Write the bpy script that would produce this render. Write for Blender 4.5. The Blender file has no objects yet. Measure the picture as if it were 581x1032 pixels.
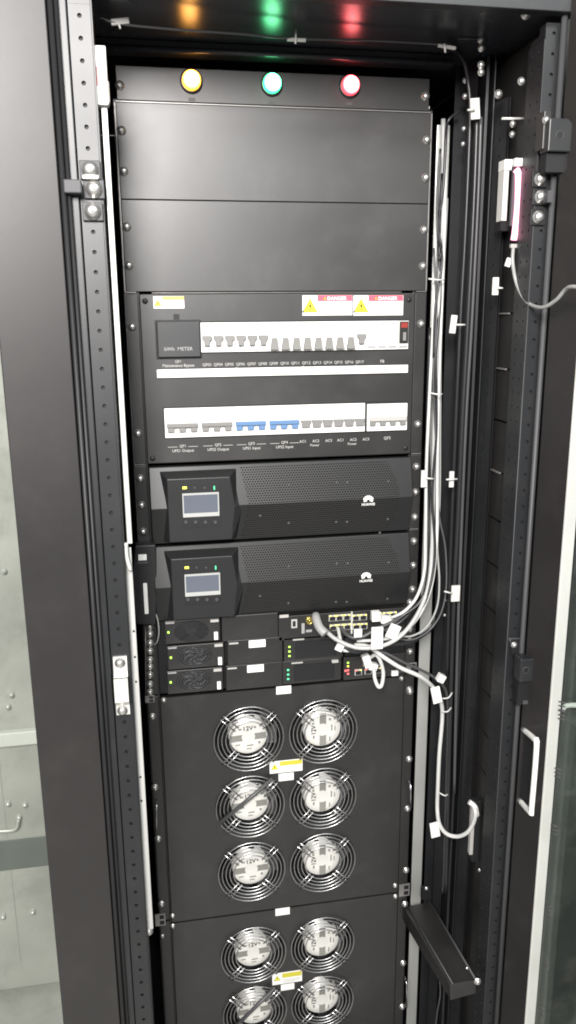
import bpy, math, random
from mathutils import Vector, Matrix, Euler
random.seed(4)
C = bpy.context.scene.collection
U = .04445; T = 1.95
# ------------------------------------------------------------------ camera (solved from the 19 inch rack geometry)
CP = Vector((-.21459, -1.27646, T-.30247)); CE = Euler((1.327114, .00821, -.175481), 'XYZ')
CM = CE.to_matrix(); F = 797.23
def ray(u, v): return CM @ Vector(((u-290.5)/F, -(v-516)/F, -1))
def on(u, v, p0, n):
    d = ray(u, v); n = Vector(n); return CP + d*((Vector(p0)-CP).dot(n)/d.dot(n))
def at(u, v, Y=0.): return on(u, v, (0, Y, 0), (0, 1, 0))
def atX(u, v, X): return on(u, v, (X, 0, 0), (1, 0, 0))
def rect(u0, v0, u1, v1, Y=0.):
    um, vm = (u0+u1)/2, (v0+v1)/2
    return at(u0, vm, Y).x, at(u1, vm, Y).x, at(um, v1, Y).z, at(um, v0, Y).z
def zu(u): return T-u*U

# ------------------------------------------------------------------ materials
def mat(name, col, rough=.5, metal=0., var=.12, bump=.0, scale=40., emit=None, es=0., rvar=.08, coat=0., dust=0., spec=.5):
    m = bpy.data.materials.new(name); m.use_nodes = True; nt = m.node_tree; b = nt.nodes['Principled BSDF']
    tc = nt.nodes.new('ShaderNodeTexCoord'); n1 = nt.nodes.new('ShaderNodeTexNoise')
    n1.inputs['Scale'].default_value = scale; n1.inputs['Detail'].default_value = 6
    nt.links.new(tc.outputs['Object'], n1.inputs['Vector'])
    n2 = nt.nodes.new('ShaderNodeTexNoise'); n2.inputs['Scale'].default_value = 5; n2.inputs['Detail'].default_value = 5
    nt.links.new(tc.outputs['Object'], n2.inputs['Vector'])
    mr = nt.nodes.new('ShaderNodeMapRange'); mr.inputs[1].default_value = .25; mr.inputs[2].default_value = .75
    mr.inputs[3].default_value = 1-var; mr.inputs[4].default_value = 1+var
    nt.links.new(n2.outputs['Fac'], mr.inputs[0])
    mx = nt.nodes.new('ShaderNodeMix'); mx.data_type = 'RGBA'; mx.blend_type = 'MULTIPLY'; mx.inputs[0].default_value = 1
    mx.inputs[6].default_value = (*col, 1); nt.links.new(mr.outputs[0], mx.inputs[7]); out = mx.outputs[2]
    if dust:
        n3 = nt.nodes.new('ShaderNodeTexNoise'); n3.inputs['Scale'].default_value = 11; n3.inputs['Detail'].default_value = 8; n3.inputs['Roughness'].default_value = .7
        nt.links.new(tc.outputs['Object'], n3.inputs['Vector'])
        m3 = nt.nodes.new('ShaderNodeMapRange'); m3.inputs[1].default_value = .5; m3.inputs[2].default_value = .8; m3.inputs[3].default_value = 0; m3.inputs[4].default_value = dust
        nt.links.new(n3.outputs['Fac'], m3.inputs[0])
        mx2 = nt.nodes.new('ShaderNodeMix'); mx2.data_type = 'RGBA'; nt.links.new(m3.outputs[0], mx2.inputs[0])
        nt.links.new(out, mx2.inputs[6]); mx2.inputs[7].default_value = (.22, .2, .19, 1); out = mx2.outputs[2]
    nt.links.new(out, b.inputs['Base Color'])
    mr2 = nt.nodes.new('ShaderNodeMapRange'); mr2.inputs[3].default_value = max(.02, rough-rvar); mr2.inputs[4].default_value = min(1, rough+rvar)
    nt.links.new(n2.outputs['Fac'], mr2.inputs[0]); nt.links.new(mr2.outputs[0], b.inputs['Roughness'])
    b.inputs['Metallic'].default_value = metal; b.inputs['Coat Weight'].default_value = coat; b.inputs['Specular IOR Level'].default_value = spec
    if bump:
        bp = nt.nodes.new('ShaderNodeBump'); bp.inputs['Strength'].default_value = bump; bp.inputs['Distance'].default_value = .00012
        n4 = nt.nodes.new('ShaderNodeTexNoise'); n4.inputs['Scale'].default_value = 700
        nt.links.new(tc.outputs['Object'], n4.inputs['Vector']); nt.links.new(n4.outputs['Fac'], bp.inputs['Height'])
        nt.links.new(bp.outputs['Normal'], b.inputs['Normal'])
    if emit: b.inputs['Emission Color'].default_value = (*emit, 1); b.inputs['Emission Strength'].default_value = es
    return m
M = {}
M['panel'] = mat('black_powder_coat', (.0115, .011, .0108), .42, bump=.3, dust=.08, spec=.85, rvar=.12)
M['frame'] = mat('frame_powder_coat', (.012, .013, .0145), .43, bump=.3, dust=.05, spec=.65)
M['door'] = mat('door_powder_coat', (.018, .0165, .016), .42, bump=.3, dust=.05, spec=.65)
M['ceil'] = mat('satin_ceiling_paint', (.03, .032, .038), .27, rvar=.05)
M['dark'] = mat('matt_black', (.006, .006, .007), .6)
M['ups'] = mat('ups_plastic', (.011, .012, .012), .42, bump=.15)
M['upsb'] = mat('console_plastic', (.014, .015, .015), .42)
M['band'] = mat('grey_green_band', (.16, .17, .16), .5, var=.3)
M['rubber'] = mat('black_rubber', (.012, .012, .013), .55)
M['greyr'] = mat('grey_gasket', (.055, .055, .058), .55)
M['galv'] = mat('galvanised_steel', (.55, .56, .53), .42, .55, var=.15, scale=90)
M['zincl'] = mat('bright_zinc_plate', (.52, .52, .5), .5, .25, var=.12, scale=90)
M['greym'] = mat('mid_grey_toggle', (.2, .195, .185), .45)
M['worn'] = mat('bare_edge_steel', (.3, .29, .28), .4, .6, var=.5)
M['chrome'] = mat('chrome_wire', (.62, .62, .62), .3, 1.)
M['hub'] = mat('fan_hub_metal', (.72, .71, .67), .42, .3, var=.25, scale=120)
M['hubm'] = mat('hub_marking', (.2, .2, .18), .5, var=.5)
M['screw'] = mat('zinc_screw', (.6, .59, .57), .36, .85)
M['alu'] = mat('cast_aluminium', (.72, .72, .68), .4, .35)
M['white'] = mat('white_plastic', (.8, .79, .76), .4, var=.04)
M['offw'] = mat('offwhite_plastic', (.62, .61, .58), .45, var=.04)
M['print'] = mat('white_print', (.4, .39, .37), .6, var=.02)
M['pgrey'] = mat('grey_print', (.3, .3, .3), .6, var=.02)
M['paper'] = mat('label_paper', (.82, .81, .78), .6, var=.03)
M['grey'] = mat('grey_toggle', (.2, .195, .19), .4)
M['greyl'] = mat('light_grey_toggle', (.42, .41, .39), .4)
M['blue'] = mat('blue_toggle', (.11, .2, .36), .4)
M['pink'] = mat('danger_red', (.55, .09, .14), .5, var=.04)
M['yellow'] = mat('warning_yellow', (.75, .72, .03), .5, var=.04)
M['tan'] = mat('caution_tan', (.5, .36, .1), .5, var=.04)
M['olive'] = mat('caution_olive', (.55, .5, .05), .5, var=.04)
M['cw'] = mat('white_cable', (.6, .6, .58), .42, var=.18)
M['cgw'] = mat('pale_grey_cable', (.4, .4, .39), .42, var=.2)
M['cg'] = mat('grey_cable', (.32, .32, .31), .4)
M['cb'] = mat('black_cable', (.02, .02, .022), .35)
M['cd'] = mat('dark_grey_cable', (.07, .07, .072), .38)
M['tanm'] = mat('hub_strip', (.35, .3, .17), .5, .2)
M['red'] = mat('dark_red_plastic', (.25, .03, .02), .4)
M['brass'] = mat('brass', (.6, .5, .15), .3, .9)
M['pale'] = mat('pale_grey_paint', (.5, .485, .46), .5, var=.25, dust=.5)
M['midg'] = mat('mottled_reflection_grey', (.045, .05, .047), .35, var=.7, dust=.45)  # strong mottle puts the right glass's speckled reflections into the colour
M['lcd'] = mat('lcd_screen', (.08, .09, .11), .15, emit=(.36, .38, .47), es=.14)
M['lcdf'] = mat('lcd_frame', (.36, .36, .35), .3, emit=(.8, .85, .8), es=.08)
def em(n, c, s): M[n] = mat(n, c, .4, emit=c, es=s, var=0)
em('am', (1, .36, .03), 9); em('gn', (.04, .9, .27), 7); em('rd', (1, .045, .06), 8)
em('lg', (.45, .9, .1), 1.1); em('ly', (.85, .8, .1), 1.1); em('lgg', (.1, .8, .35), .9); em('lr', (1, .15, .15), 1.2); em('tube', (1, .42, .58), 1.5)
def core(m, hot):      # hot centre of a lit pilot lamp: brighter where the dome faces out from the lamp inside
    nt = m.node_tree; b = nt.nodes['Principled BSDF']
    tc = nt.nodes.new('ShaderNodeTexCoord'); g = nt.nodes.new('ShaderNodeTexGradient'); g.gradient_type = 'SPHERICAL'
    mp = nt.nodes.new('ShaderNodeMapping'); mp.inputs['Scale'].default_value = (85, 85, 85)
    nt.links.new(tc.outputs['Object'], mp.inputs['Vector']); nt.links.new(mp.outputs[0], g.inputs['Vector'])
    mx = nt.nodes.new('ShaderNodeMix'); mx.data_type = 'RGBA'; c = b.inputs['Emission Color'].default_value[:]
    mx.inputs[6].default_value = c; mx.inputs[7].default_value = (*hot, 1)
    st = nt.nodes.new('ShaderNodeMapRange'); st.inputs[1].default_value = 0; st.inputs[2].default_value = .45; st.inputs[3].default_value = 2.6; st.inputs[4].default_value = 16
    nt.links.new(g.outputs['Fac'], st.inputs[0]); nt.links.new(st.outputs[0], b.inputs['Emission Strength']); mp.inputs['Scale'].default_value = (70, 70, 70)
    mg = nt.nodes.new('ShaderNodeMapRange'); mg.inputs[1].default_value = .08; mg.inputs[2].default_value = .5; nt.links.new(g.outputs['Fac'], mg.inputs[0])
    nt.links.new(mg.outputs[0], mx.inputs[0]); nt.links.new(mx.outputs[2], b.inputs['Emission Color'])
for k, h in (('am', (1, .5, .14)), ('gn', (.28, 1, .5)), ('rd', (1, .24, .24))): core(M[k], h)
def perf_mat():   # finely perforated plastic grille
    m = mat('perforated_grille', (.022, .023, .023), .42); nt = m.node_tree; b = nt.nodes['Principled BSDF']
    tc = nt.nodes.new('ShaderNodeTexCoord'); sp = nt.nodes.new('ShaderNodeSeparateXYZ'); nt.links.new(tc.outputs['Object'], sp.inputs[0])
    def mth(op, a, bb=None):
        n = nt.nodes.new('ShaderNodeMath'); n.operation = op
        for i, x in enumerate((a, bb)):
            if x is None: continue
            if isinstance(x, (int, float)): n.inputs[i].default_value = x
            else: nt.links.new(x, n.inputs[i])
        return n.outputs[0]
    px, pz = .0044, .0038
    row = mth('FLOOR', mth('DIVIDE', sp.outputs[2], pz)); off = mth('MULTIPLY', mth('FLOORED_MODULO', row, 2), .5)
    fx = mth('SUBTRACT', mth('FRACT', mth('ADD', mth('DIVIDE', sp.outputs[0], px), off)), .5)
    fz = mth('SUBTRACT', mth('FRACT', mth('DIVIDE', sp.outputs[2], pz)), .5)
    d = mth('SQRT', mth('ADD', mth('POWER', fx, 2), mth('POWER', fz, 2)))
    h = nt.nodes.new('ShaderNodeMapRange'); h.inputs[1].default_value = .25; h.inputs[2].default_value = .36; nt.links.new(d, h.inputs[0])
    mx = nt.nodes.new('ShaderNodeMix'); mx.data_type = 'RGBA'; nt.links.new(h.outputs[0], mx.inputs[0])
    mx.inputs[6].default_value = (.005, .005, .005, 1); mx.inputs[7].default_value = (.018, .018, .018, 1)
    nt.links.new(mx.outputs[2], b.inputs['Base Color']); nt.links.new(mth('MULTIPLY', h.outputs[0], .5), b.inputs['Specular IOR Level'])
    return m
M['perf'] = perf_mat()
def glass(n, tint, gl=.12):
    m = bpy.data.materials.new(n); m.use_nodes = True; nt = m.node_tree; nt.nodes.remove(nt.nodes['Principled BSDF'])
    o = nt.nodes['Material Output']; t = nt.nodes.new('ShaderNodeBsdfTransparent'); t.inputs[0].default_value = (*tint, 1)
    g = nt.nodes.new('ShaderNodeBsdfGlossy'); g.inputs['Roughness'].default_value = .06; g.inputs[0].default_value = (.8, .85, .82, 1)
    mx = nt.nodes.new('ShaderNodeMixShader'); lw = nt.nodes.new('ShaderNodeLayerWeight'); lw.inputs[0].default_value = .5
    pw = nt.nodes.new('ShaderNodeMath'); pw.operation = 'POWER'; pw.inputs[1].default_value = 4; nt.links.new(lw.outputs['Facing'], pw.inputs[0])
    ad = nt.nodes.new('ShaderNodeMath'); ad.inputs[1].default_value = .035; nt.links.new(pw.outputs[0], ad.inputs[0]); nt.links.new(ad.outputs[0], mx.inputs[0])
    nt.links.new(t.outputs[0], mx.inputs[1]); nt.links.new(g.outputs[0], mx.inputs[2]); nt.links.new(mx.outputs[0], o.inputs[0]); return m
M['glass'] = glass('door_glass', (.93, .95, .93)); M['glass2'] = glass('door_glass_dark', (.86, .89, .87))

# ------------------------------------------------------------------ mesh builder
W = {}
def wl(o): return W.get(o.name, Vector((0, 0, 0))) if o else Vector((0, 0, 0))
class MB:
    def __init__(s): s.v = []; s.f = []; s.sm = []
    def add(s, vs, fs, sm=False):
        k = len(s.v); s.v += [Vector(a) for a in vs]; s.f += [tuple(i+k for i in f) for f in fs]; s.sm += [sm]*len(fs); return s
    def hexa(s, b, t):
        return s.add(list(b)+list(t), [(3, 2, 1, 0), (4, 5, 6, 7), (0, 1, 5, 4), (1, 2, 6, 5), (2, 3, 7, 6), (3, 0, 4, 7)])
    def box(s, x0, x1, y0, y1, z0, z1):
        x0, x1 = sorted((x0, x1)); y0, y1 = sorted((y0, y1)); z0, z1 = sorted((z0, z1))
        return s.hexa([(x0, y0, z0), (x1, y0, z0), (x1, y1, z0), (x0, y1, z0)], [(x0, y0, z1), (x1, y0, z1), (x1, y1, z1), (x0, y1, z1)])
    def prism(s, pts, y0, y1):      # outline in x,z extruded in y
        n = len(pts); vs = [(x, y0, z) for x, z in pts]+[(x, y1, z) for x, z in pts]
        return s.add(vs, [tuple(range(n)), tuple(range(2*n-1, n-1, -1))]+[(i, i+n, (i+1) % n+n, (i+1) % n) for i in range(n)])
    def plan(s, pts, z0, z1, th=.0015):   # sheet following a polyline in plan
        P = [Vector((a, b)) for a, b in pts]; N = []
        for i in range(len(P)):
            d = (P[min(i+1, len(P)-1)]-P[max(i-1, 0)]).normalized(); N.append(Vector((-d.y, d.x)))
        Q = [p+n*th for p, n in zip(P, N)]; L = P+Q[::-1]; n = len(L)
        vs = [(a.x, a.y, z0) for a in L]+[(a.x, a.y, z1) for a in L]
        k = len(P); fs = [(i, (i+1) % n, (i+1) % n+n, i+n) for i in range(n)]
        for i in range(k-1): fs += [(i, n-1-i, n-2-i, i+1), (i+n, i+1+n, 2*n-2-i, 2*n-1-i)]
        return s.add(vs, fs)
    def lathe(s, c, prof, n=20, ax=1, sm=True):    # profile (r, h) about axis; h outward = -axis
        c = Vector(c); vs = []; fs = []
        for r, h in prof:
            for k in range(n):
                a = 2*math.pi*k/n; p, q = r*math.cos(a), r*math.sin(a)
                d = {1: (p, -h, q), 0: (-h, p, q), 2: (p, q, h)}[ax]; vs.append(c+Vector(d))
        for i in range(len(prof)-1):
            for k in range(n): fs.append((i*n+k, i*n+(k+1) % n, (i+1)*n+(k+1) % n, (i+1)*n+k))
        s.add(vs, fs, sm); b = len(s.v)-len(vs)
        s.f += [tuple(b+k for k in range(n)), tuple(b+(len(prof)-1)*n+k for k in reversed(range(n)))]; s.sm += [False]*2
        return s
    def disc(s, c, r, h, n=20): return s.lathe(c, [(r, 0), (r, h)], n)
    def torus(s, c, R, r, n=40, m=8):
        c = Vector(c); vs = []; fs = []
        for i in range(n):
            a = 2*math.pi*i/n
            for j in range(m):
                b = 2*math.pi*j/m; rr = R+r*math.cos(b); vs.append(c+Vector((rr*math.cos(a), r*math.sin(b), rr*math.sin(a))))
        for i in range(n):
            for j in range(m): fs.append((i*m+j, i*m+(j+1) % m, ((i+1) % n)*m+(j+1) % m, ((i+1) % n)*m+j))
        return s.add(vs, fs, True)
    def tube(s, P, r, m=8, smooth=6, flat=1.):
        P = [Vector(p) for p in P]
        if smooth > 1 and len(P) > 2:
            Q = [P[0]*2-P[1]]+P+[P[-1]*2-P[-2]]; R = []
            for i in range(1, len(Q)-2):
                a, b, c, d = Q[i-1:i+3]
                for k in range(smooth):
                    t = k/smooth; R.append(.5*((2*b)+(c-a)*t+(2*a-5*b+4*c-d)*t*t+(3*b-a-3*c+d)*t**3))
            P = R+[P[-1]]
        up = None; vs = []; fs = []
        for i, p in enumerate(P):
            d = (P[min(i+1, len(P)-1)]-P[max(i-1, 0)]).normalized()
            if up is None: up = Vector((0, 1, 0)) if abs(d.y) < .9 else Vector((1, 0, 0))
            sd = d.cross(up).normalized(); up = sd.cross(d).normalized()
            for k in range(m):
                a = 2*math.pi*k/m; vs.append(p+sd*r*math.cos(a)*flat+up*r*math.sin(a))
        for i in range(len(P)-1):
            for k in range(m): fs.append((i*m+k, i*m+(k+1) % m, (i+1)*m+(k+1) % m, (i+1)*m+k))
        s.add(vs, fs, True); b = len(s.v)-len(vs)
        s.f += [tuple(b+k for k in reversed(range(m))), tuple(b+(len(P)-1)*m+k for k in range(m))]; s.sm += [False]*2
        return s
    def perf(s, A, B, z0, z1, cols, n, r, depth=.002, nn=10, zs=None):
        """upright sheet from plan point A to B, n rows of cells; cols = hole positions 0..1 along AB; real holes with rims"""
        A = Vector((A[0], A[1], 0)); B = Vector((B[0], B[1], 0)); L = (B-A).length; ex = (B-A)/L; nrm = Vector((-ex.y, ex.x, 0))
        cuts = [0]+[(cols[i]+cols[i+1])/2*L for i in range(len(cols)-1)]+[L]; h = (z1-z0)/n
        for j in range(n):
            for i, cx in enumerate(cols):
                xa, xb, za, zb = cuts[i], cuts[i+1], z0+j*h, z0+(j+1)*h; cx_ = cx*L; cz = (za+zb)/2
                ring = []; box = []
                for k in range(nn):
                    a = 2*math.pi*(k+.5)/nn; c_, s_ = math.cos(a), math.sin(a); ring.append((cx_+r*c_, cz+r*s_))
                    t = min((((xb-cx_) if c_ > 0 else (xa-cx_))/c_) if abs(c_) > 1e-6 else 9, (((zb-cz) if s_ > 0 else (za-cz))/s_) if abs(s_) > 1e-6 else 9)
                    box.append((cx_+t*c_, cz+t*s_))
                f = lambda q, d=0: A+ex*q[0]+Vector((0, 0, q[1]))+nrm*d
                vs = [f(q) for q in box]+[f(q) for q in ring]+[f(q, depth) for q in ring]; fs = []
                for k in range(nn):
                    k2 = (k+1) % nn; fs += [(k, k2, nn+k2, nn+k), (nn+k, nn+k2, 2*nn+k2, 2*nn+k)]
                b = len(vs)
                for q, (qa, qb) in (((xb, zb), (0, 1)), ((xa, zb), (-1, 1)), ((xa, za), (-1, -1)), ((xb, za), (1, -1))):
                    vs.append(f(q))      # corner fill
                for ci, (q) in enumerate([(xb, zb), (xa, zb), (xa, za), (xb, za)]):
                    for k in range(nn):
                        k2 = (k+1) % nn; p_, q_ = box[k], box[k2]
                        onv = lambda P: abs(P[0]-q[0]) < 1e-7
                        onh = lambda P: abs(P[1]-q[1]) < 1e-7
                        if (onv(p_) and onh(q_) and not onh(p_)) or (onh(p_) and onv(q_) and not onv(p_)): fs.append((k, b+ci, k2))
                s.add(vs, fs)
        return s
    def build(s, name, m, parent=None, bevel=0., seg=2, origin=None):
        me = bpy.data.meshes.new(name); o = bpy.data.objects.new(name, me); C.objects.link(o)
        lo = Vector([min(v[i] for v in s.v) for i in range(3)]); hi = Vector([max(v[i] for v in s.v) for i in range(3)])
        c = Vector(origin) if origin else (lo+hi)/2
        if parent is None and not origin: c = Vector(((lo.x+hi.x)/2, (lo.y+hi.y)/2, lo.z))
        me.from_pydata([v-c for v in s.v], [], s.f); me.polygons.foreach_set('use_smooth', s.sm); me.update()
        me.materials.append(M[m]); o.location = c-wl(parent); o.parent = parent; W[o.name] = c
        if bevel:
            b = o.modifiers.new('bevel', 'BEVEL'); b.width = bevel; b.segments = seg; b.limit_method = 'ANGLE'; b.angle_limit = .6
        return o
def tag(o, label, cat, group=None, kind=None):
    o['label'] = label; o['category'] = cat
    if group: o['group'] = group
    if kind: o['kind'] = kind
    return o
def thing(name, loc, label, cat, group=None):
    o = bpy.data.objects.new(name, None); o.empty_display_size = .05; C.objects.link(o); o.location = loc; W[o.name] = Vector(loc)
    return tag(o, label, cat, group)
def bx(name, m, r, y0, y1, parent, bevel=0.): return MB().box(r[0], r[1], y0, y1, r[2], r[3]).build(name, m, parent, bevel)
def text(s, size, x, z, Y, m, parent, name='lettering', align='CENTER', sx=1.):
    cu = bpy.data.curves.new('t', 'FONT'); cu.body = s; cu.size = size; cu.align_x = align; cu.extrude = .0001; cu.offset = size*.012; cu.resolution_u = 2
    o = bpy.data.objects.new('t', cu); C.objects.link(o); dg = bpy.context.evaluated_depsgraph_get()
    me = bpy.data.meshes.new_from_object(o.evaluated_get(dg)); bpy.data.objects.remove(o)
    mb = MB(); mb.add([(x+v.co.x*sx, Y-v.co.z, z+v.co.y) for v in me.vertices], [tuple(p.vertices) for p in me.polygons]); bpy.data.meshes.remove(me)
    return mb
def merge(a, b): a.add(b.v, b.f); return a

# instanced small hardware: shared meshes
def proto(mb, m):
    o = mb.build('proto', m, None, origin=(0, 0, 0)); me = o.data; bpy.data.objects.remove(o); return me
SCREW = proto(MB().lathe((0, 0, 0), [(.0065, 0), (.0065, .0012), (.0048, .0016), (.0046, .0032), (.0036, .0046), (.0018, .0052), (.0002, .0053)], 16), 'screw')
SCREW.name = 'screw'
BIG = proto(MB().lathe((0, 0, 0), [(.0105, 0), (.0105, .0015), (.0085, .002), (.0082, .005), (.006, .0072), (.003, .0082), (.0002, .0084)], 18), 'screw'); BIG.name = 'bolt'
def place(name, me, loc, parent, rz=0, s=1.):
    o = bpy.data.objects.new(name, me); C.objects.link(o); loc = Vector(loc); o.location = loc-wl(parent); o.parent = parent; W[o.name] = loc
    o.rotation_euler = (0, random.uniform(0, 6), rz) if rz == 0 else (0, 0, rz); o.scale = (s, s, s); return o
def screw(p, parent, s=1.): place('screw', SCREW, p, parent, s=s)

H = .2405
# ================================================================== SETTING
fl = MB().box(-3, 3, -3, 4, -.02, 0).build('floor', 'pale', None); fl['kind'] = 'structure'
M['wallm'] = mat('pale_wall', (.5, .5, .48), .7)
wl_ = MB().box(-3, 3, 4.002, 4.05, .0, 3.2).build('wall_back', 'wallm', None); wl_['kind'] = 'structure'

# ================================================================== CABINET
CF = -.20          # front of the cabinet frame
cab = thing('server_cabinet', (0, 0, 0), 'tall black steel cabinet standing open with its rack of equipment, posts and both doors showing', 'cabinet')
LX, RX = -.300, .302
def pl(u, Y): return (at(u, 673, Y).x, Y)
TOPZ = T+.075; Z0 = .05; Z1 = TOPZ
bx('ceiling_plate', 'ceil', (LX-.03, .36, TOPZ, TOPZ+.02), CF, .6, cab)
bx('front_beam', 'frame', (LX-.03, .36, TOPZ-.0035, TOPZ+.06), CF-.02, CF-.002, cab, .001)
bx('side_panel', 'frame', (LX-.022, LX-.02, Z0, TOPZ-.001), CF+.02, .6, cab)
bx('back_panel', 'dark', (LX, .36, Z0, TOPZ-.001), .6, .61, cab)
bx('base_plate', 'frame', (LX-.02, .36, .03, .049), CF, .6, cab)
# cross beam above the rack with a rounded lower lip
zbm = at(290, 58, -.028).z
bx('cross_beam', 'frame', (-.27, .262, zbm, T+.0742), -.026, 0, cab, .001)
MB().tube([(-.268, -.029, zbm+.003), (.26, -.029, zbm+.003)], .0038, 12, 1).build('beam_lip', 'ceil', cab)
bx('cross_rail', 'galv', (-.236, .236, T+.0045, T+.0085), -.001, .02, cab)
bx('slotted_rail', 'worn', (-.2, .2, T-6*U-.0012, T-6*U+.0052), .004, .02, cab)
# 19 inch mounting rails
for s in (-1, 1):
    a, b = sorted((s*.219, s*.243))
    MB().box(a, b, .003, .030, Z0, T+.004).build('mounting_rail', 'frame', cab, .001)
for (s, u0, u1) in ((-1, .02, 5.97), (-1, 6.05, 11.97), (-1, 12.05, 14.97), (1, .02, 5.97), (1, 15.05, 18.)):  # pale strips stand in for light glinting along worn panel edges
    a, b = sorted((s*.2395, s*.2413)); bx('rail_edge_glint', 'worn', (a, b, zu(u1), zu(u0)), .0005, .0028, cab)
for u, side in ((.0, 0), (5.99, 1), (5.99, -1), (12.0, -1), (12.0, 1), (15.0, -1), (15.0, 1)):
    if side == 0: bx('rail_edge_glint', 'worn', (-.2385, .2385, zu(u)-.0004, zu(u)+.0008), .0002, .0022, cab)
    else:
        a, b = sorted((side*.224, side*.2405)); bx('rail_edge_glint', 'worn', (a, b, zu(u)-.0007, zu(u)+.0007), .0002, .0024, cab)

# ---- left post of the frame
hz = [at(111.5, 333.4, CF).z, at(119.5, 650, CF).z]; pitch = (hz[0]-hz[1])/18
lp = [pl(110.5-1.0, CF), pl(128.5, CF)]
xa, xb = at(101.5, 500, CF).x, at(121, 500, CF).x
n = int((TOPZ-Z0)/pitch); off = (hz[0]-Z0) % pitch - pitch/2
post = MB(); kt = int((TOPZ-.004-hz[0]-pitch/2)/pitch); kb = 52
post.perf((xa, CF), (xb, CF), hz[0]-pitch/2-kb*pitch, hz[0]+pitch/2+kt*pitch, [.5], kt+kb+1, .0028)
post.box(xa, xb, CF, CF+.002, hz[0]+pitch/2+kt*pitch+.0002, TOPZ-.0037)
post.build('front_post', 'frame', cab)
bx('post_backing', 'dark', (xa+.002, xb-.002, Z0, TOPZ-.01), CF+.004, CF+.03, cab)
MB().plan([(xb, CF+.06), (xb+.0004, CF+.0005)], Z0, TOPZ-.002).build('post_flange', 'frame', cab)
xs = at(89, 500, CF-.004).x
MB().box(xs, xa-.001, CF-.006, CF+.02, Z0, TOPZ-.002).build('post_strip', 'frame', cab, .0015)
bx('outer_flange', 'dark', (xs-.02, xs-.001, Z0, TOPZ-.002), CF+.002, CF+.02, cab)
# hardware on the left post
for (u, v) in ((91, 171), (95, 190.5), (93.6, 213)):
    q = at(u, v, CF-.006); bx('clamp_plate', 'greyr', (q.x-.0125, q.x+.0125, q.z-.011, q.z+.011), CF-.0055, CF-.0005, cab, .001)
    place('bolt', BIG, (q.x, CF-.0056, q.z), cab)
r = rect(83.5, 176.5, 99.5, 180.5, CF-.01); bx('clamp_edge', 'alu', r, CF-.012, CF-.0058, cab, .0008)
r = rect(64.5, 181, 82.5, 195, CF-.02); bx('hinge_strap', 'greyr', r, CF-.024, CF-.0062, cab, .0015)
# ---- left door, opened outward
DT = math.radians(82); hx = at(82.5, 500, CF-.02).x; ldir = Vector((-math.sin(DT), -math.cos(DT), 0)); lH = Vector((hx, CF-.02, 0)); lN = Vector((math.cos(DT), -math.sin(DT), 0))
def ld(u, v, o=0.): return on(u, v, lH+lN*o, lN)
def along(H_, d, N, a, b, o0, o1, z0, z1):
    p = [H_+d*a+N*o0, H_+d*b+N*o0, H_+d*b+N*o1, H_+d*a+N*o1]
    mb = MB(); mb.hexa([(q.x, q.y, z0) for q in p], [(q.x, q.y, z1) for q in p]); return mb
wL = (ld(14, 500)-lH).dot(ldir)
ldoor = along(lH, ldir, lN, 0, wL, -.03, 0, Z0, TOPZ+.03).build('door', 'door', cab, .0015); ldoor['label'] = 'black framed glass door folded open at the left'
along(lH, ldir, lN, wL, wL+.42, -.018, -.012, Z0+.1, TOPZ+.02).build('glass_pane', 'glass', ldoor)
along(lH, ldir, lN, wL-.0, wL+.43, -.03, 0, Z0, Z0+.09).build('bottom_rail', 'door', ldoor)
along(lH, ldir, lN, wL+.42, wL+.50, -.03, 0, Z0, TOPZ+.02).build('edge_stile', 'door', ldoor)
MB().tube([(hx+.0045, CF-.018, Z0), (hx+.0045, CF-.018, TOPZ)], .0034, 8, 1).build('door_gasket', 'rubber', ldoor)
MB().tube([(hx+.0105, CF-.012, Z0), (hx+.0105, CF-.012, TOPZ)], .0028, 8, 1).build('door_gasket', 'rubber', ldoor)
# ---- catch handle on left post
cq = MB(); Yh = CF-.012
def zc(u, v, Y): return at(u, v, Y)
pts = [(662, CF-.003), (681, CF-.006), (684, CF-.02), (708, CF-.02), (711, CF-.006), (720.5, CF-.003)]
xl, xr = at(115.5, 690, CF-.01).x, at(129.5, 690, CF-.01).x
ring = []
for (v, Y) in pts: q = at(122, v, Y); ring.append((Y, q.z))
for i in range(len(ring)-1):
    (y0, z0), (y1, z1) = ring[i], ring[i+1]
    cq.hexa([(xl, y0, z0), (xr, y0, z0), (xr, y0+.003, z0), (xl, y0+.003, z0)], [(xl, y1, z1), (xr, y1, z1), (xr, y1+.003, z1), (xl, y1+.003, z1)])
pc = cq.build('door_catch', 'alu', cab)
for (u, v) in ((121, 668), (123.5, 716)): place('bolt', BIG, at(u, v, CF-.007), pc, s=.7)

# ---- galvanised strips and sensor box beside the left ear
gy = -.183
def strip(name, m, ua, va, ub, vb, w, Y, parent, th=.003, holes=()):
    a, b = at(ua, va, Y), at(ub, vb, Y); mb = MB()
    x = (a.x+b.x)/2; mb.box(x-w/2, x+w/2, Y, Y+th, b.z, a.z); return mb.build(name, m, parent, .0006)
strip('earth_bar', 'zincl', 104.6, 106, 131.5, 548, .0072, gy, cab)
strip('earth_bar', 'zincl', 131.3, 552, 149, 937, .0105, gy-.004, cab)
for v_ in (636, 662, 687, 783, 807):
    q = at(131.2+(v_-552)*.0462, v_, gy-.0045); MB().disc(q, .0016, .0006, 10).build('bar_hole', 'dark', cab)
q = at(150.3, 939, gy); place('screw', SCREW, q, cab)
q = at(128, 561, gy-.012); MB().tube([q+Vector((0, 0, .02)), q, q+Vector((.004, 0, -.02))], .003, 8).build('bar_clip', 'alu', cab)

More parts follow.
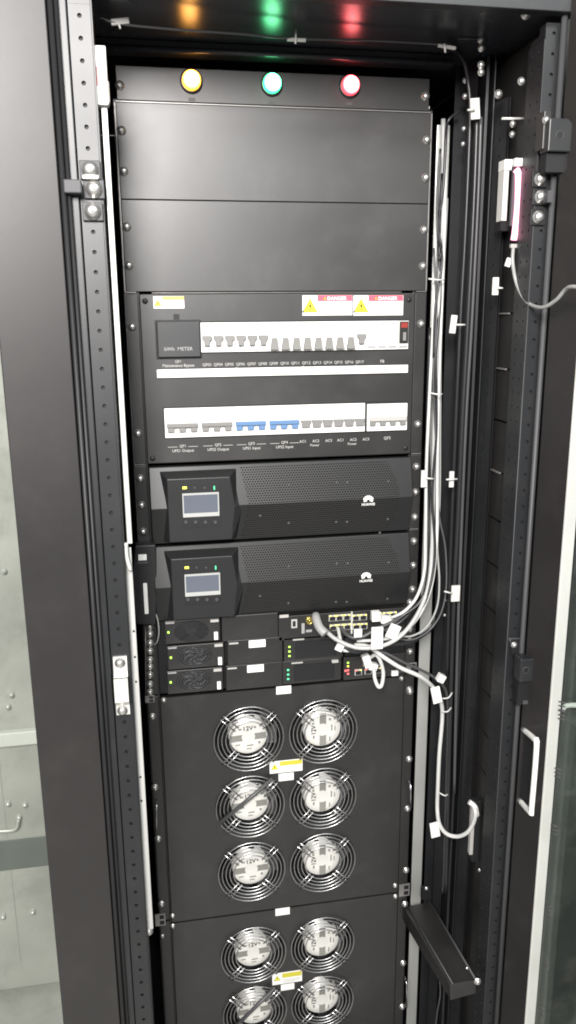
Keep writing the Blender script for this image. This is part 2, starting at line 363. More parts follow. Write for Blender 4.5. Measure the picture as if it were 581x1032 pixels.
# ---- right side of the cabinet
MB().plan([pl(436, .03), pl(446.5, .03), pl(447, .0), pl(455, -.02), pl(455.6, .01), pl(463, -.035), pl(464, -.035), pl(464.8, -.01), pl(470, -.05)], Z0, TOPZ-.002, -.0012).build('cable_channel', 'frame', cab)
pC0, pC1 = pl(470.5, -.05), pl(482, -.085)
mb = MB(); zt = at(482, 150, -.07).z; z_ = T-.04-0
mb.perf(pC0, pC1, TOPZ-.07-80*U/2, TOPZ-.07, [.5], 80, .0019); mb.build('perforated_post', 'frame', cab)
MB().plan([(pC0[0]+.004, pC0[1]+.004), (pC1[0]+.004, pC1[1]+.004)], Z0, TOPZ-.07).build('post_backing', 'dark', cab)
# sheet panels of the right side wall, stacked with open seams
seams = [316, 370, 422, 473, 522, 569, 616, 661, 705.5, 749, 790, 832]
XS = .335; zs = [atX(497, v, XS).z for v in seams]
zs = [TOPZ-.01]+[z for z in zs]+[Z0]
for i in range(len(zs)-1): bx('side_sheet', 'panel', (XS, XS+.002, zs[i+1]+.0016, zs[i]-.0016), CF+.012, .12, cab)
bx('side_panel', 'dark', (XS+.01, XS+.012, Z0, TOPZ-.001), CF+.01, .6, cab)
for i in (0, 1, 3): bx('seam_tab', 'worn', (XS-.004, XS-.0005, zs[i+1]-.0012, zs[i+1]+.0012), -.115, -.082, cab)
# slotted flange facing inward and front post
pS0, pS1 = pl(496.5, -.155), pl(509.5, CF)
MB().perf(pS0, pS1, TOPZ-.03-88*.0205, TOPZ-.03, [.3, .72], 88, .0021, .002, 8).build('slotted_flange', 'frame', cab)
MB().plan([(pS0[0]+.004, pS0[1]+.002), (pS1[0]+.003, pS1[1]+.004)], Z0, TOPZ-.02).build('post_backing', 'dark', cab)
MB().tube([(pS1[0], CF-.0006, Z0), (pS1[0], CF-.0006, TOPZ-.03)], .0009, 6, 1).build('flange_edge', 'greyr', cab)
xR0, xR1 = pS1[0]+.001, at(523.5, 673, CF).x
MB().perf((xR0, CF), (xR1, CF), TOPZ-.01-76*.0245, TOPZ-.01, [.5], 76, .0024).build('front_post', 'frame', cab)
bx('post_backing', 'dark', (xR0+.001, xR1, Z0, TOPZ-.01), CF+.004, CF+.02, cab)
xg = at(526, 673, CF-.012).x
MB().tube([(xg, CF-.008, Z0), (xg, CF-.008, TOPZ+.03)], .0042, 8, 1).build('door_gasket', 'greyr', cab)
# ---- right door, opened outward
DR = math.radians(21); rx = at(529, 673, CF-.02).x; rdir = Vector((math.sin(DR), -math.cos(DR), 0)); rH = Vector((rx, CF-.02, 0)); rN = Vector((-math.cos(DR), -math.sin(DR), 0))
def rd(u, v, o=0.): return on(u, v, rH+rN*o, rN)
wR = (rd(557.5, 673)-rH).dot(rdir)
rdoor = along(rH, rdir, rN, 0, wR, -.03, 0, Z0, TOPZ+.03).build('door', 'door', cab, .0015); rdoor['label'] = 'black framed glass door with white pull handle, open at the right'
zg = rd(575, 330).z
along(rH, rdir, rN, wR+.0005, wR+.0042, -.02, .003, Z0, zg).build('glazing_strip', 'alu', rdoor, .001)
along(rH, rdir, rN, wR+.0015, wR+.4, -.028, -.021, Z0+.1, TOPZ+.02).build('glass_pane', 'glass2', rdoor)
along(rH, rdir, rN, wR+.0, wR+.4, -.03, 0, zg+.004, TOPZ+.02).build('top_rail', 'door', rdoor)
along(rH, rdir, rN, wR+.0, wR+.4, -.03, 0, Z0, Z0+.09).build('bottom_rail', 'door', rdoor)
for v_ in (707, 716, 774, 831, 912, 966, 1013):
    for k in range(3):
        q = rd(563.5-(v_-707)*.064, v_+k*4, -.012); MB().tube([q, q+rdir*.012+Vector((0, 0, .003))], .0011, 6, 1).build('reflection_fleck', 'greyr', rdoor)  # short tubes stand in for speckled reflections along the glass edge
# pull handle
hp = [rd(527.5, 735), rd(539, 745, .028), rd(541, 752, .03), rd(536, 814, .03), rd(534.5, 818.5, .028), rd(523.5, 806)]
along(rH, rdir, rN, (rd(527, 770)-rH).dot(rdir), (rd(537.5, 770)-rH).dot(rdir), .0005, .0015, rd(530, 812).z, rd(530, 738).z).build('handle_recess', 'dark', rdoor)
MB().tube(hp, .0042, 10, 4).build('pull_handle', 'white', rdoor)
# hinge blocks on the right
def hinge(uv0, uv1, hole, low):
    a, b = at(uv0[0], (uv0[1]+uv1[1])/2, CF-.035), at(uv1[0], (uv0[1]+uv1[1])/2, CF-.035); zt, zb = at(uv0[0], uv0[1], CF-.035).z, at(uv0[0], uv1[1], CF-.035).z
    zl = at(uv0[0], low, CF-.03).z
    mb = MB(); mb.prism([(a.x, zb), (b.x, zb), (b.x, zt-.006), (b.x-.006, zt), (a.x, zt)], CF-.035, CF-.012)
    o = mb.build('hinge_block', 'frame', cab, .0015)
    h_ = at(hole[0], hole[1], CF-.0352); MB().disc(h_, .0046, .0006, 16).build('hinge_hole', 'dark', o)
    MB().torus(h_, .005, .0006, 20, 6).build('hole_rim', 'greyr', o)
    bx('hinge_recess', 'dark', (a.x+.002, b.x-.004, zl, zb-.0008), CF-.028, CF-.012, o)
    MB().box(b.x-.0035, b.x, CF-.03, CF-.012, zl+.003, zb-.0008).build('hinge_cheek', 'greyr', o)
    return o
hb = hinge((553.5, 118.5), (577, 152.5), (564.4, 136), 173); hb2 = hinge((524.5, 665), (541.5, 688), (530.4, 675.5), 711)
r = rect(546.5, 112, 553.3, 151, CF-.02); bx('hinge_leaf', 'door', r, CF-.024, CF-.002, cab, .001)
screw(at(550.3, 121, CF-.025), cab, .8)
for (u, v) in ((544.4, 180.5), (544.7, 198.4), (542.6, 218.8)):
    q = at(u, v, CF-.004); bx('hinge_plate', 'dark', (q.x-.011, q.x+.011, q.z-.0105, q.z+.0105), CF-.004, CF-.0008, cab, .0008); place('bolt', BIG, (q.x, CF-.0042, q.z), cab, s=.8)
r = rect(551.5, 192, 556.5, 204, CF-.02); bx('hinge_tab', 'greyr', r, CF-.022, CF-.01, cab)
a, b, c_, d_ = at(512, 643, CF-.003), at(525, 643, CF-.003), at(525, 665, CF-.003), at(519, 657, CF-.003)
MB().prism([(a.x, a.z), (b.x, b.z), (c_.x, c_.z), (d_.x, d_.z)][::-1], CF-.004, CF-.001).build('hinge_leaf', 'greyr', cab, .0005)
r = rect(515.5, 644.5, 524, 659, CF-.005); bx('hinge_plate', 'dark', r, CF-.006, CF-.0042, cab)
screw(at(518.4, 650, CF-.0065), cab, .8)
r = rect(524.5, 703, 534, 706.5, CF-.02); bx('hinge_tab', 'greyr', r, CF-.03, CF-.01, cab)
# vertical galvanised cable bar behind the right ear
ga, gb = at(432.8, 300, .03), at(443.5, 300, .03); gx0, gx1 = at(422.3, 673, .03).x, at(433.3, 673, .03).x
bx('cable_bar', 'galv', (gx0, gx1, Z0, T-.01), .03, .034, cab, .001)
# arm between rack and frame, lower right
zA = T-1.4402; f0 = at(408, 912, 0).x; f1 = at(434, 905, 0).x; n0 = at(455, 992, CF).x; n1 = at(481, 989, CF).x
mb = MB(); mb.hexa([(n0, CF, zA-.034), (n1, CF, zA-.028), (f1, 0, zA-.028), (f0-.004, -.004, zA-.034)], [(n0-.002, CF, zA), (n1, CF, zA), (f1, 0, zA), (f0-.004, -.004, zA)])
arm = mb.build('support_arm', 'panel', cab, .002); arm['label'] = 'slanting black support arm joining the rack to the right post'
MB().tube([(f1-.002, 0, zA+.0015), (n1-.002, CF, zA+.0015)], .002, 8, 1).build('arm_edge', 'greyr', arm)
MB().tube([(f0+.004, 0, zA+.001), (n0+.003, CF, zA+.001)], .0014, 8, 1).build('arm_edge', 'greyr', arm)
screw(at(408.3, 911, -.006), arm); screw(at(481.5, 989, CF-.002), arm); screw(at(471, 976, CF+.02), arm, .4)
r = rect(425.5, 895, 434.5, 905.5, -.004); bx('arm_bracket', 'dark', r, -.006, .004, arm); screw(at(430, 895.5, -.008), arm, .6)
# small screws of frame top, right
for (u, v, Y, s) in ((485, 40, -.1, .8), (485.3, 48.5, -.1, .8), (485, 65.5, -.1, .8), (485, 73, -.1, .8), (469.3, 81, -.02, .7), (469, 97, -.02, .7), (502.5, 95, -.11, .95), (530, 14, CF+.01, 1.1), (525.5, 82, CF+.01, .8),
                     (467.8, 129.5, -.02, .6), (467, 145, -.02, .6), (517, 125, -.12, .7), (516.6, 135.5, -.12, .7), (449, 605, -.01, .5), (448.5, 620, -.01, .5), (490.5, 869, -.12, .6), (484, 877, -.12, .6)):
    screw(at(u, v, Y), cab, s)
MB().tube([at(462, 39, -.1), at(486, 39, -.1)], .0012, 6, 1).build('bracket_edge', 'greyr', cab)
MB().tube([at(506, 119.5, -.12), at(530, 119.5, -.12)], .0018, 6, 1).build('bracket_edge', 'alu', cab)
# small cage brackets where panels meet
for (r_) in ((156.5, 921, 167, 933), (402.5, 891, 413, 903), (146.5, 701, 156, 708), (410, 668, 420, 676)):
    r = rect(*r_, -.002); o = bx('cage_bracket', 'worn', r, -.0026, -.0004, cab, .0004)
    w = r[1]-r[0]; h = r[3]-r[2]
    bx('slot', 'dark', (r[0]+w*.45, r[1]-w*.12, r[2]+h*.58, r[3]-h*.12), -.0031, -.0027, o)
    bx('slot', 'dark', (r[0]+w*.45, r[1]-w*.12, r[2]+h*.12, r[3]-h*.58), -.0031, -.0027, o)

# ================================================================== SENSOR BOX, top left
r = rect(94.8, 46, 108.3, 106, -.19)
sb = thing('door_sensor', ((r[0]+r[1])/2, -.19, r[2]), 'slim pale grey door sensor with small red window, top left of the rack', 'sensor')
bx('housing', 'offw', r, -.192, -.176, sb, .0015); bx('window', 'red', rect(96.5, 67, 99, 86, -.1925), -.1926, -.1921, sb)
bx('end_cap', 'offw', rect(105.5, 82, 110.5, 104, -.184), -.187, -.174, sb, .001); screw(at(101, 57, -.1925), sb, .22)

# ================================================================== RACK PANELS
def base(name, u1, label, cat, group=None): return thing(name, (0, 0, zu(u1)), label, cat, group)
ip = base('indicator_panel', -.03, 'narrow black panel with lit amber, green and red pilot lamps across the rack top', 'indicator panel')
bx('panel', 'panel', (-H+.004, H-.006, zu(-.03), zu(-1.05)+.045*0+.0), -.002, 0, ip, .0008)
for (u, v) in ((121, 86), (429, 97)): screw(at(u, v, -.0025), ip)
for (u, v, m, l) in ((193, 82, 'am', 'lit amber pilot lamp'), (274, 85, 'gn', 'lit green pilot lamp'), (352.5, 87, 'rd', 'lit red pilot lamp')):
    q = at(u, v, -.003); lamp = MB().lathe((q.x, -.002, q.z), [(.0165, 0), (.0165, .003), (.0152, .0045), (.0138, .0045)], 28).build('pilot_lamp', 'frame', ip); lamp['label'] = l
    MB().lathe((q.x, -.0066, q.z), [(.0136, 0), (.0134, .005), (.012, .009), (.008, .012), (.003, .0133), (.0003, .0135)], 24).build('lens', m, lamp, origin=(q.x, -.0165, q.z))
    bx('label_plate', 'greyr', (q.x-.005, q.x+.005, q.z-.026, q.z-.0215), -.0026, -.0021, ip)
for k, lab, u0, u1 in ((0, 'plain black blanking panel directly under the pilot lamp strip', .035, 2.985), (1, 'plain black blanking panel directly above the circuit breaker panel', 3.01, 5.97)):
    b = base('blanking_panel', u1, lab, 'blanking panel', 'plain blanking panels in the upper rack')
    MB().prism([(-H+.002, zu(u1)), (H-.002, zu(u1)), (H-.002, zu(u0)), (-H+.002, zu(u0))], -.002, 0).build('panel', 'panel', b, .0006)
    for s in (-1, 1):
        for uu in (u0+.857, u1-.857): screw((s*.2325, -.0025, zu(uu)), b)

# ---- breaker panel
bp = base('breaker_panel', 11.97, 'black power distribution panel with two white rows of circuit breakers and danger labels', 'breaker panel')
for s in (-1, 1):
    a, b = sorted((s*.222, s*H)); bx('ear', 'panel', (a, b, zu(11.96), zu(6.06)), -.002, 0, bp, .0006)
    for uu in (7.143, 10.857): screw((s*.2325, -.0025, zu(uu)), bp)
BY = -.008
bx('face_plate', 'panel', (-.2195, .2195, zu(11.96), zu(6.06)), BY, 0, bp, .0012)
for (u, v) in ((146.5, 303.5), (154, 462), (412.5, 302), (409, 451.5)): MB().lathe(at(u, v, BY-.0001), [(.0045, 0), (.0042, .001), (.003, .0018), (.0002, .002)], 14).build('plate_screw', 'dark', bp)
Ys = BY-.0004
def tri(c, s, Y, parent, m='yellow'):
    o = MB().prism([(c.x-s, c.z-s*.8), (c.x+s, c.z-s*.8), (c.x, c.z+s*.95)], Y-.0004, Y).build('warning_triangle', m, parent)
    z = MB(); merge(z, MB().tube([(c.x-s, Y-.0004, c.z-s*.8), (c.x+s, Y-.0004, c.z-s*.8), (c.x, Y-.0004, c.z+s*.95), (c.x-s, Y-.0004, c.z-s*.8)], s*.06, 6, 1))
    z.prism([(c.x+s*.1, c.z+s*.5), (c.x-s*.22, c.z-s*.08), (c.x, c.z-s*.05), (c.x-s*.1, c.z-s*.6), (c.x+s*.24, c.z+s*.08), (c.x+s*.04, c.z+s*.08)][::-1], Y-.0007, Y-.0005)
    z.build('bolt_symbol', 'dark', o); return o
wlb = bx('warning_label', 'paper', rect(154.8, 298.6, 185.8, 310.8, BY), Ys-.0003, Ys+.0003, bp); bx('label_band', 'tan', rect(164, 298.8, 185.7, 302.2, BY), Ys-.0007, Ys-.0004, wlb)
tri(at(159.4, 305.3, BY), .0055, Ys-.0004, wlb, 'olive')
for (u0, um, u1) in ((305, 320.2, 355.2), (356.4, 371.6, 406.4)):
    d = bx('danger_label', 'paper', rect(u0, 297.6, u1, 317.8, BY), Ys-.0003, Ys+.0003, bp)
    r = rect(um, 297.4, u1, 303.4, BY); bx('label_band', 'pink', (r[0], r[1]-.0003, r[2], r[3]-.0004), Ys-.0007, Ys-.0004, d)
    bx('label_divider', 'pgrey', (r[0]-.0004, r[0]+.0002, rect(u0, 298, u1, 317.2, BY)[2], r[3]), Ys-.0007, Ys-.0004, d)
    text('DANGER', .0078, (r[0]+r[1])/2+.003, r[2]+.0016, Ys-.0009, 'paper', d).build('lettering', 'paper', d)
    tri(Vector(((r[0]+r[1])/2-.0165, 0, (r[2]+r[3])/2)), .0032, Ys-.0008, d, 'tan')
    tri(at((u0+um)/2, 308.3, BY), .0118, Ys-.0004, d)
# main disconnector window
r = rect(158.6, 324, 202, 360, BY)
fr = bx('display_window', 'frame', r, BY-.007, BY, bp, .0015)
bx('window_frame', 'dark', (r[0]-.0025, r[1]+.002, r[2]-.0025, r[3]+.0025), BY-.001, BY-.0001, bp)
r2 = rect(163.3, 348.8, 196.5, 353.2, BY)
text('kWh  METER', .0075, (r2[0]+r2[1])/2, r2[2]+.0002, BY-.0073, 'pgrey', fr, sx=1.05).build('lettering', 'pgrey', fr)
bx('label_plate', 'dark', rect(175, 316.5, 181, 322, BY), BY-.0006, BY-.0001, bp)
# upper breaker row
r = rect(202.6, 324.2, 411.2, 353.3, BY); PX = (r[1]-r[0])/19; zt, zb = r[3], r[2]; hh = zt-zb
bx('row_cutout', 'dark', (r[0]-.002, r[1]+.002, zb-.002, zt+.0022), BY-.0006, BY-.0001, bp)
for k in range(19):
    x0 = r[0]+k*PX; x1 = x0+PX-.0002
    kind = 'up' if k < 6 else 'down' if k < 14 else 'updark' if k == 14 else 'surge' if k < 18 else 'dark'
    if kind == 'dark':
        o = bx('circuit_breaker', 'offw', (x0, x1, zb, zt), BY-.004, BY-.0007, bp, .0003); o['label'] = 'breaker with black face and red top window'
        bx('face', 'dark', (x0+.002, x1-.0015, zb+hh*.22, zt-.0012), BY-.0075, BY-.0041, o, .0004)
        bx('window', 'red', (x0+.0035, x1-.003, zt-.011, zt-.003), BY-.0081, BY-.0076, o)
        bx('lever', 'grey', (x0+.0065, x1-.006, zb+hh*.3, zb+hh*.6), BY-.011, BY-.0076, o, .0005)
        bx('terminal_label', 'pgrey', (x0+.002, x1-.0015, zb+.002, zb+.006), BY-.0045, BY-.0041, o); continue
    o = bx('circuit_breaker', 'white', (x0, x1, zb, zt), BY-.004, BY-.0007, bp, .0003)
    cx = (x0+x1)/2
    if kind == 'surge':
        bx('cartridge', 'offw', (x0+.0018, x1-.0018, zb+hh*.22, zt-.0065), BY-.0065, BY-.0041, o, .0006)
        bx('status_window', 'pgrey', (cx-.0025, cx+.0025, zt-.0055, zt-.003), BY-.0046, BY-.0041, o)
        bx('terminal_label', 'pgrey', (x0+.002, x1-.002, zb+.002, zb+.006), BY-.0046, BY-.0041, o); continue
    MB().torus((cx, BY-.0042, zt-hh*.24), .0052, .0007, 18, 6).build('test_ring', 'greyl', o)
    bx('marking', 'offw', (x0+.003, x1-.003, zt-hh*.24-.0006, zt-hh*.24+.0006), BY-.0045, BY-.0041, o)
    g = 'grey' if kind != 'down' else 'greym'
    if kind == 'down':
        MB().prism([(x0+.002, zb+.0022), (x1-.0018, zb+.0022), (x1-.003, zb+.0085), (x1-.0045, zb+hh*.46), (x0+.005, zb+hh*.46), (x0+.0032, zb+.0085)], BY-.011, BY-.0041).build('toggle', g, o, .0006)
    else:
        zz = zb+hh*.56
        MB().prism([(x0+.0016, zz), (x0+.0016, zz-.005), (x0+.0046, zz-.0085), (x0+.0046, zz-.0155), (x1-.0044, zz-.0155), (x1-.0044, zz-.0085), (x1-.0014, zz-.005), (x1-.0014, zz)][::-1], BY-.011, BY-.0041).build('toggle', g, o, .0006)
# names under the row
tz = at(300, 364.6, BY).z-.004; names = ['QF03', 'QF04', 'QF05', 'QF06', 'QF07', 'QF08', 'QF09', 'QF10', 'QF11', 'QF12', 'QF13', 'QF14', 'QF15', 'QF16', 'QF17']
tm = MB()
for k, s in enumerate(names): merge(tm, text(s, .0062, r[0]+(k+.45)*PX, tz, Ys-.0001, 'print', None, sx=1.0))
for k, s in ((3.45, 'Output'), (9.5, 'Output'), (14.4, 'Spare')): merge(tm, text(s, .0058, r[0]+k*PX, tz-.0068, Ys-.0001, 'print', None))
merge(tm, text('FB', .0068, r[0]+16.6*PX, tz, Ys-.0001, 'print', None))
q = at(180, 366.5, BY); merge(tm, text('QF1', .0056, q.x, q.z+.0015, Ys-.0001, 'print', None)); merge(tm, text('Maintenance Bypass', .0062, q.x, q.z-.0048, Ys-.0001, 'print', None))
tm.build('printed_lettering', 'print', bp)
r3 = rect(158.2, 370, 410.6, 378.2, BY); bx('marking_strip', 'white', r3, BY-.0045, BY-.0001, bp, .0008)
# lower breaker row
r = rect(166, 408.2, 409.8, 437, BY); PX = (r[1]-r[0])/22; zt, zb = r[3], r[2]; hh = zt-zb
bx('row_cutout', 'dark', (r[0]-.002, r[1]+.002, zb-.002, zt+.002), BY-.0006, BY-.0001, bp)
grp = [(0, 3, 'grey'), (3, 3, 'grey'), (6, 3, 'blue'), (9, 3, 'blue'), (12, 3, None), (15, 3, None), (18.2, 3.8, 'bar')]
for (s0, n_, kd) in grp:
    x0 = r[0]+s0*PX; x1 = x0+n_*PX-.0003
    o = bx('circuit_breaker', 'white', (x0, x1, zb, zt-(.002 if kd == 'bar' else 0)), BY-.0045, BY-.0007, bp, .0004)
    o['label'] = {'grey': 'three pole breaker with grey joined toggles', 'blue': 'three pole breaker with blue joined toggles', None: 'three separate grey toggles on a white breaker', 'bar': 'four pole breaker with long grey toggle bar'}[kd]
    c = 'blue' if kd == 'blue' else 'grey'; m_ = 4 if kd == 'bar' else 3; p = (x1-x0)/m_
    if kd in ('grey', 'blue', 'bar'): bx('toggle_bar', 'blue' if kd == 'blue' else ('greyl' if kd == 'bar' else 'grey'), (x0+.003, x1-.0025, zb+hh*.36, zb+hh*(.5 if kd != 'bar' else .52)), BY-.012, BY-.0075, o, .0008)
    for j in range(m_):
        xa_ = x0+j*p
        if kd is None:
            MB().prism([(xa_+.0022, zb+hh*.22), (xa_+p-.0022, zb+hh*.22), (xa_+p-.0022, zb+hh*.36), (xa_+p-.0008, zb+hh*.4), (xa_+p-.0008, zb+hh*.47), (xa_+.0008, zb+hh*.47), (xa_+.0008, zb+hh*.4), (xa_+.0022, zb+hh*.36)], BY-.010, BY-.0046).build('toggle', 'grey', o, .0005)
        else: bx('toggle', c, (xa_+.0042, xa_+p-.0036, zb+hh*.2, zb+hh*.37), BY-.010, BY-.0046, o, .0005)
        bx('marking', 'offw', (xa_+.004, xa_+p-.004, zt-hh*.22, zt-hh*.2), BY-.0049, BY-.0046, o)
tm = MB(); q = at(290, 445.8, BY); tz = at(290, 444.5, BY).z-.004
for (k, a, b_) in ((1.5, 'QF1', 'UPS1 Output'), (4.6, 'QF2', 'UPS2 Output'), (7.6, 'QF3', 'UPS1 Input'), (10.6, 'QF4', 'UPS2 Input')):
    x = r[0]+k*PX; merge(tm, text(a, .0062, x, tz, Ys-.0001, 'print', None)); merge(tm, text(b_, .0064, x, tz-.0075, Ys-.0001, 'print', None))
    for sgn in (-1, 1): tm.box(x+sgn*.0085, x+sgn*.024, Ys-.0002, Ys, tz+.0004, tz+.0012)
for k, s in ((12.5, 'AC1'), (13.7, 'AC2'), (14.9, 'AC3'), (16., 'AC1'), (17.2, 'AC2'), (18.4, 'AC3')): merge(tm, text(s, .0062, r[0]+k*PX-.004, tz+.0005, Ys-.0001, 'print', None))
for k, s in ((13.6, 'Power'), (17.1, 'Power')): merge(tm, text(s, .0058, r[0]+k*PX-.004, tz-.0062, Ys-.0001, 'print', None))
merge(tm, text('QF5', .0068, r[0]+20.2*PX, tz+.001, Ys-.0001, 'print', None)); tm.build('printed_lettering', 'print', bp)

# ---- UPS units
def ups(u0, u1, label, dots, lcd, led, btn, logo, third):
    o = base('ups_unit', u1, label, 'power supply', 'battery backup units in the middle of the rack')
    for s in (-1, 1):
        a, b = sorted((s*.2225, s*H)); bx('ear', 'panel', (a, b, zu(u1), zu(u0)), -.002, 0, o, .0006)
        for k in range(3): screw((s*.2325, -.0025, zu(u0+.45+k*1.)), o)
    z0, z1 = zu(u1)+.001, zu(u0)-.001; zm = (z0+z1)/2-.001; xl, xr = -.2185, .2185; yt, ym = -.014, -.030
    mb = MB(); prof = [(0., z0), (yt, z0), (ym, zm), (yt, z1), (0., z1)]
    vs = [(x, y, z) for x in (xl, xr) for y, z in prof]
    mb.add(vs, [(0, 1, 2, 3, 4), (9, 8, 7, 6, 5)]+[(i, i+5, (i+1) % 5+5, (i+1) % 5) for i in range(5)])
    mb.build('body', 'ups', o, .0012)
    def yb(z): return yt+(ym-yt)*(1-abs(z-zm)/((z1-z0)/2))
    # perforated grille: chevron left edge, rounded right end
    def X(u): return at(u, dots, -.025).x
    xL, xM = X(243), X(251)
    mb = MB()
    for (za, zb_) in ((z0+.004, zm), (zm, z1-.004)):
        N = 10; pts = []
        for i in range(N+1):
            z = za+(zb_-za)*i/N; t = abs(z-zm)/((z1-z0)/2); xr_ = X(404)-.018*t*t*1.2-.004; xl_ = xM+(xL-xM)*t
            pts.append((xl_, xr_, z))
        vs = []; fs = []
        for i, (a, b, z) in enumerate(pts): vs += [(a, yb(z)-.0012, z), (b, yb(z)-.0012, z)]
        for i in range(N): fs.append((2*i, 2*i+1, 2*i+3, 2*i+2))
        mb.add(vs, fs)
    g = mb.build('perforated_grille', 'perf', o, origin=(0, 0, zm))
    for (u, dv) in ((291, -16), (339, -19), (350, -19), (391, -20), (339, 21), (350, 21), (391, 18), (291, 22), (262, 14), (384, 33)):
        q = at(u, dots+dv, -.02); MB().lathe((q.x, yb(q.z)-.0011, q.z), [(.0024, 0), (.002, .0008), (.0003, .001)], 10).build('grille_pin', 'greyr', o)
    # console block
    cl, cr = at(169.5+third, dots, -.032).x, at(233+third*.6, dots, -.032).x; ct, cb_ = z1-.0165, z0+.007
    e = .018
    mb = MB(); front = [(cl, ym-.004, cb_), (cr, ym-.004, cb_), (cr+.006, ym-.004, zm), (cr-.001, ym-.004, ct), (cl, ym-.004, ct)]
    back = [(cl-.012, -.010, cb_-.003), (cr+.013, -.010, cb_-.003), (cr+.021, -.026, zm), (cr+.015, -.010, z1-.004), (cl-.014, -.010, z1-.004)]
    mb.add(front+back, [(4, 3, 2, 1, 0)]+[(i, (i+1) % 5, (i+1) % 5+5, i+5) for i in range(5)])
    co = mb.build('console', 'upsb', o, .001)
    Y = ym-.0042
    bx('display_bezel', 'dark', rect(lcd[0]-1, led-6, lcd[2]+1.5, btn+5, Y), Y-.0004, Y+.0001, co, .0002)
    sc = bx('display_frame', 'lcdf', rect(*lcd, Y), Y-.0012, Y-.0005, co)
    bx('screen', 'lcd', rect(lcd[0]+1.1, lcd[1]+2, lcd[2]-1.3, lcd[3]-4, Y), Y-.0016, Y-.0013, sc)
    w = lcd[2]-lcd[0]
    for k, (f, m) in enumerate(((.06, 'ly'), (.33, 'greyl'), (.6, 'greyl'), (.87, 'lgg'))):
        q = at(lcd[0]+w*f, led, Y-.0005)
        if k == 0: bx('status_light', m, (q.x-.0035, q.x+.003, q.z-.0018, q.z+.0018), Y-.0012, Y-.0005, co)
        elif k == 3: bx('status_light', m, (q.x-.0008, q.x+.0008, q.z-.003, q.z+.003), Y-.0012, Y-.0005, co)
        else: MB().disc((q.x, Y-.0005, q.z), .0017, .0006, 12).build('status_light', 'greyr', co)
    for k, s in enumerate(('o', '<', '>', 'x')):
        q = at(lcd[0]+w*(.09+.27*k), btn, Y-.0005); MB().lathe((q.x, Y-.0005, q.z), [(.0034, 0), (.0032, .001), (.0022, .0014)], 16).build('button', 'greyr', co)
    # petal emblem with the maker's name
    q = at(*logo, -.026); yl = ym-.0008; mb = MB()
    for k in range(8):
        a = math.radians(8+k*(164/7)); dx, dz = math.cos(a), math.sin(a); L = .0098 if 0 < k < 7 else .0082
        pts = []
        for t, w_ in ((.28, .0003), (.55, .0014), (.8, .0021), (.95, .0014), (1., .0003)): pts.append((t*L, w_))
        out = [(dx*t-dz*w_, dz*t+dx*w_) for t, w_ in pts]+[(dx*t+dz*w_, dz*t-dx*w_) for t, w_ in reversed(pts)]
        mb.prism([(q.x+a_, q.z-.003+b_) for a_, b_ in out][::-1], yl-.0015, yl-.0005)
    merge(mb, text('HUAWEI', .0062, q.x, q.z-.0105, yl-.0012, 'print', None, sx=.95))
    mb.build('emblem', 'paper', o)
    return o
ups(12.05, 14.96, 'upper of the two black battery backup units, below the breaker panel', 505, (184.3, 496.5, 221, 520.5), 491.6, 526.5, (370.5, 502.5), 0)
ups(15.03, 17.98, 'lower of the two black battery backup units, above the network ports', 586, (186.5, 577.8, 222.2, 600), 572, 604.5, (368.3, 579.5), 4)

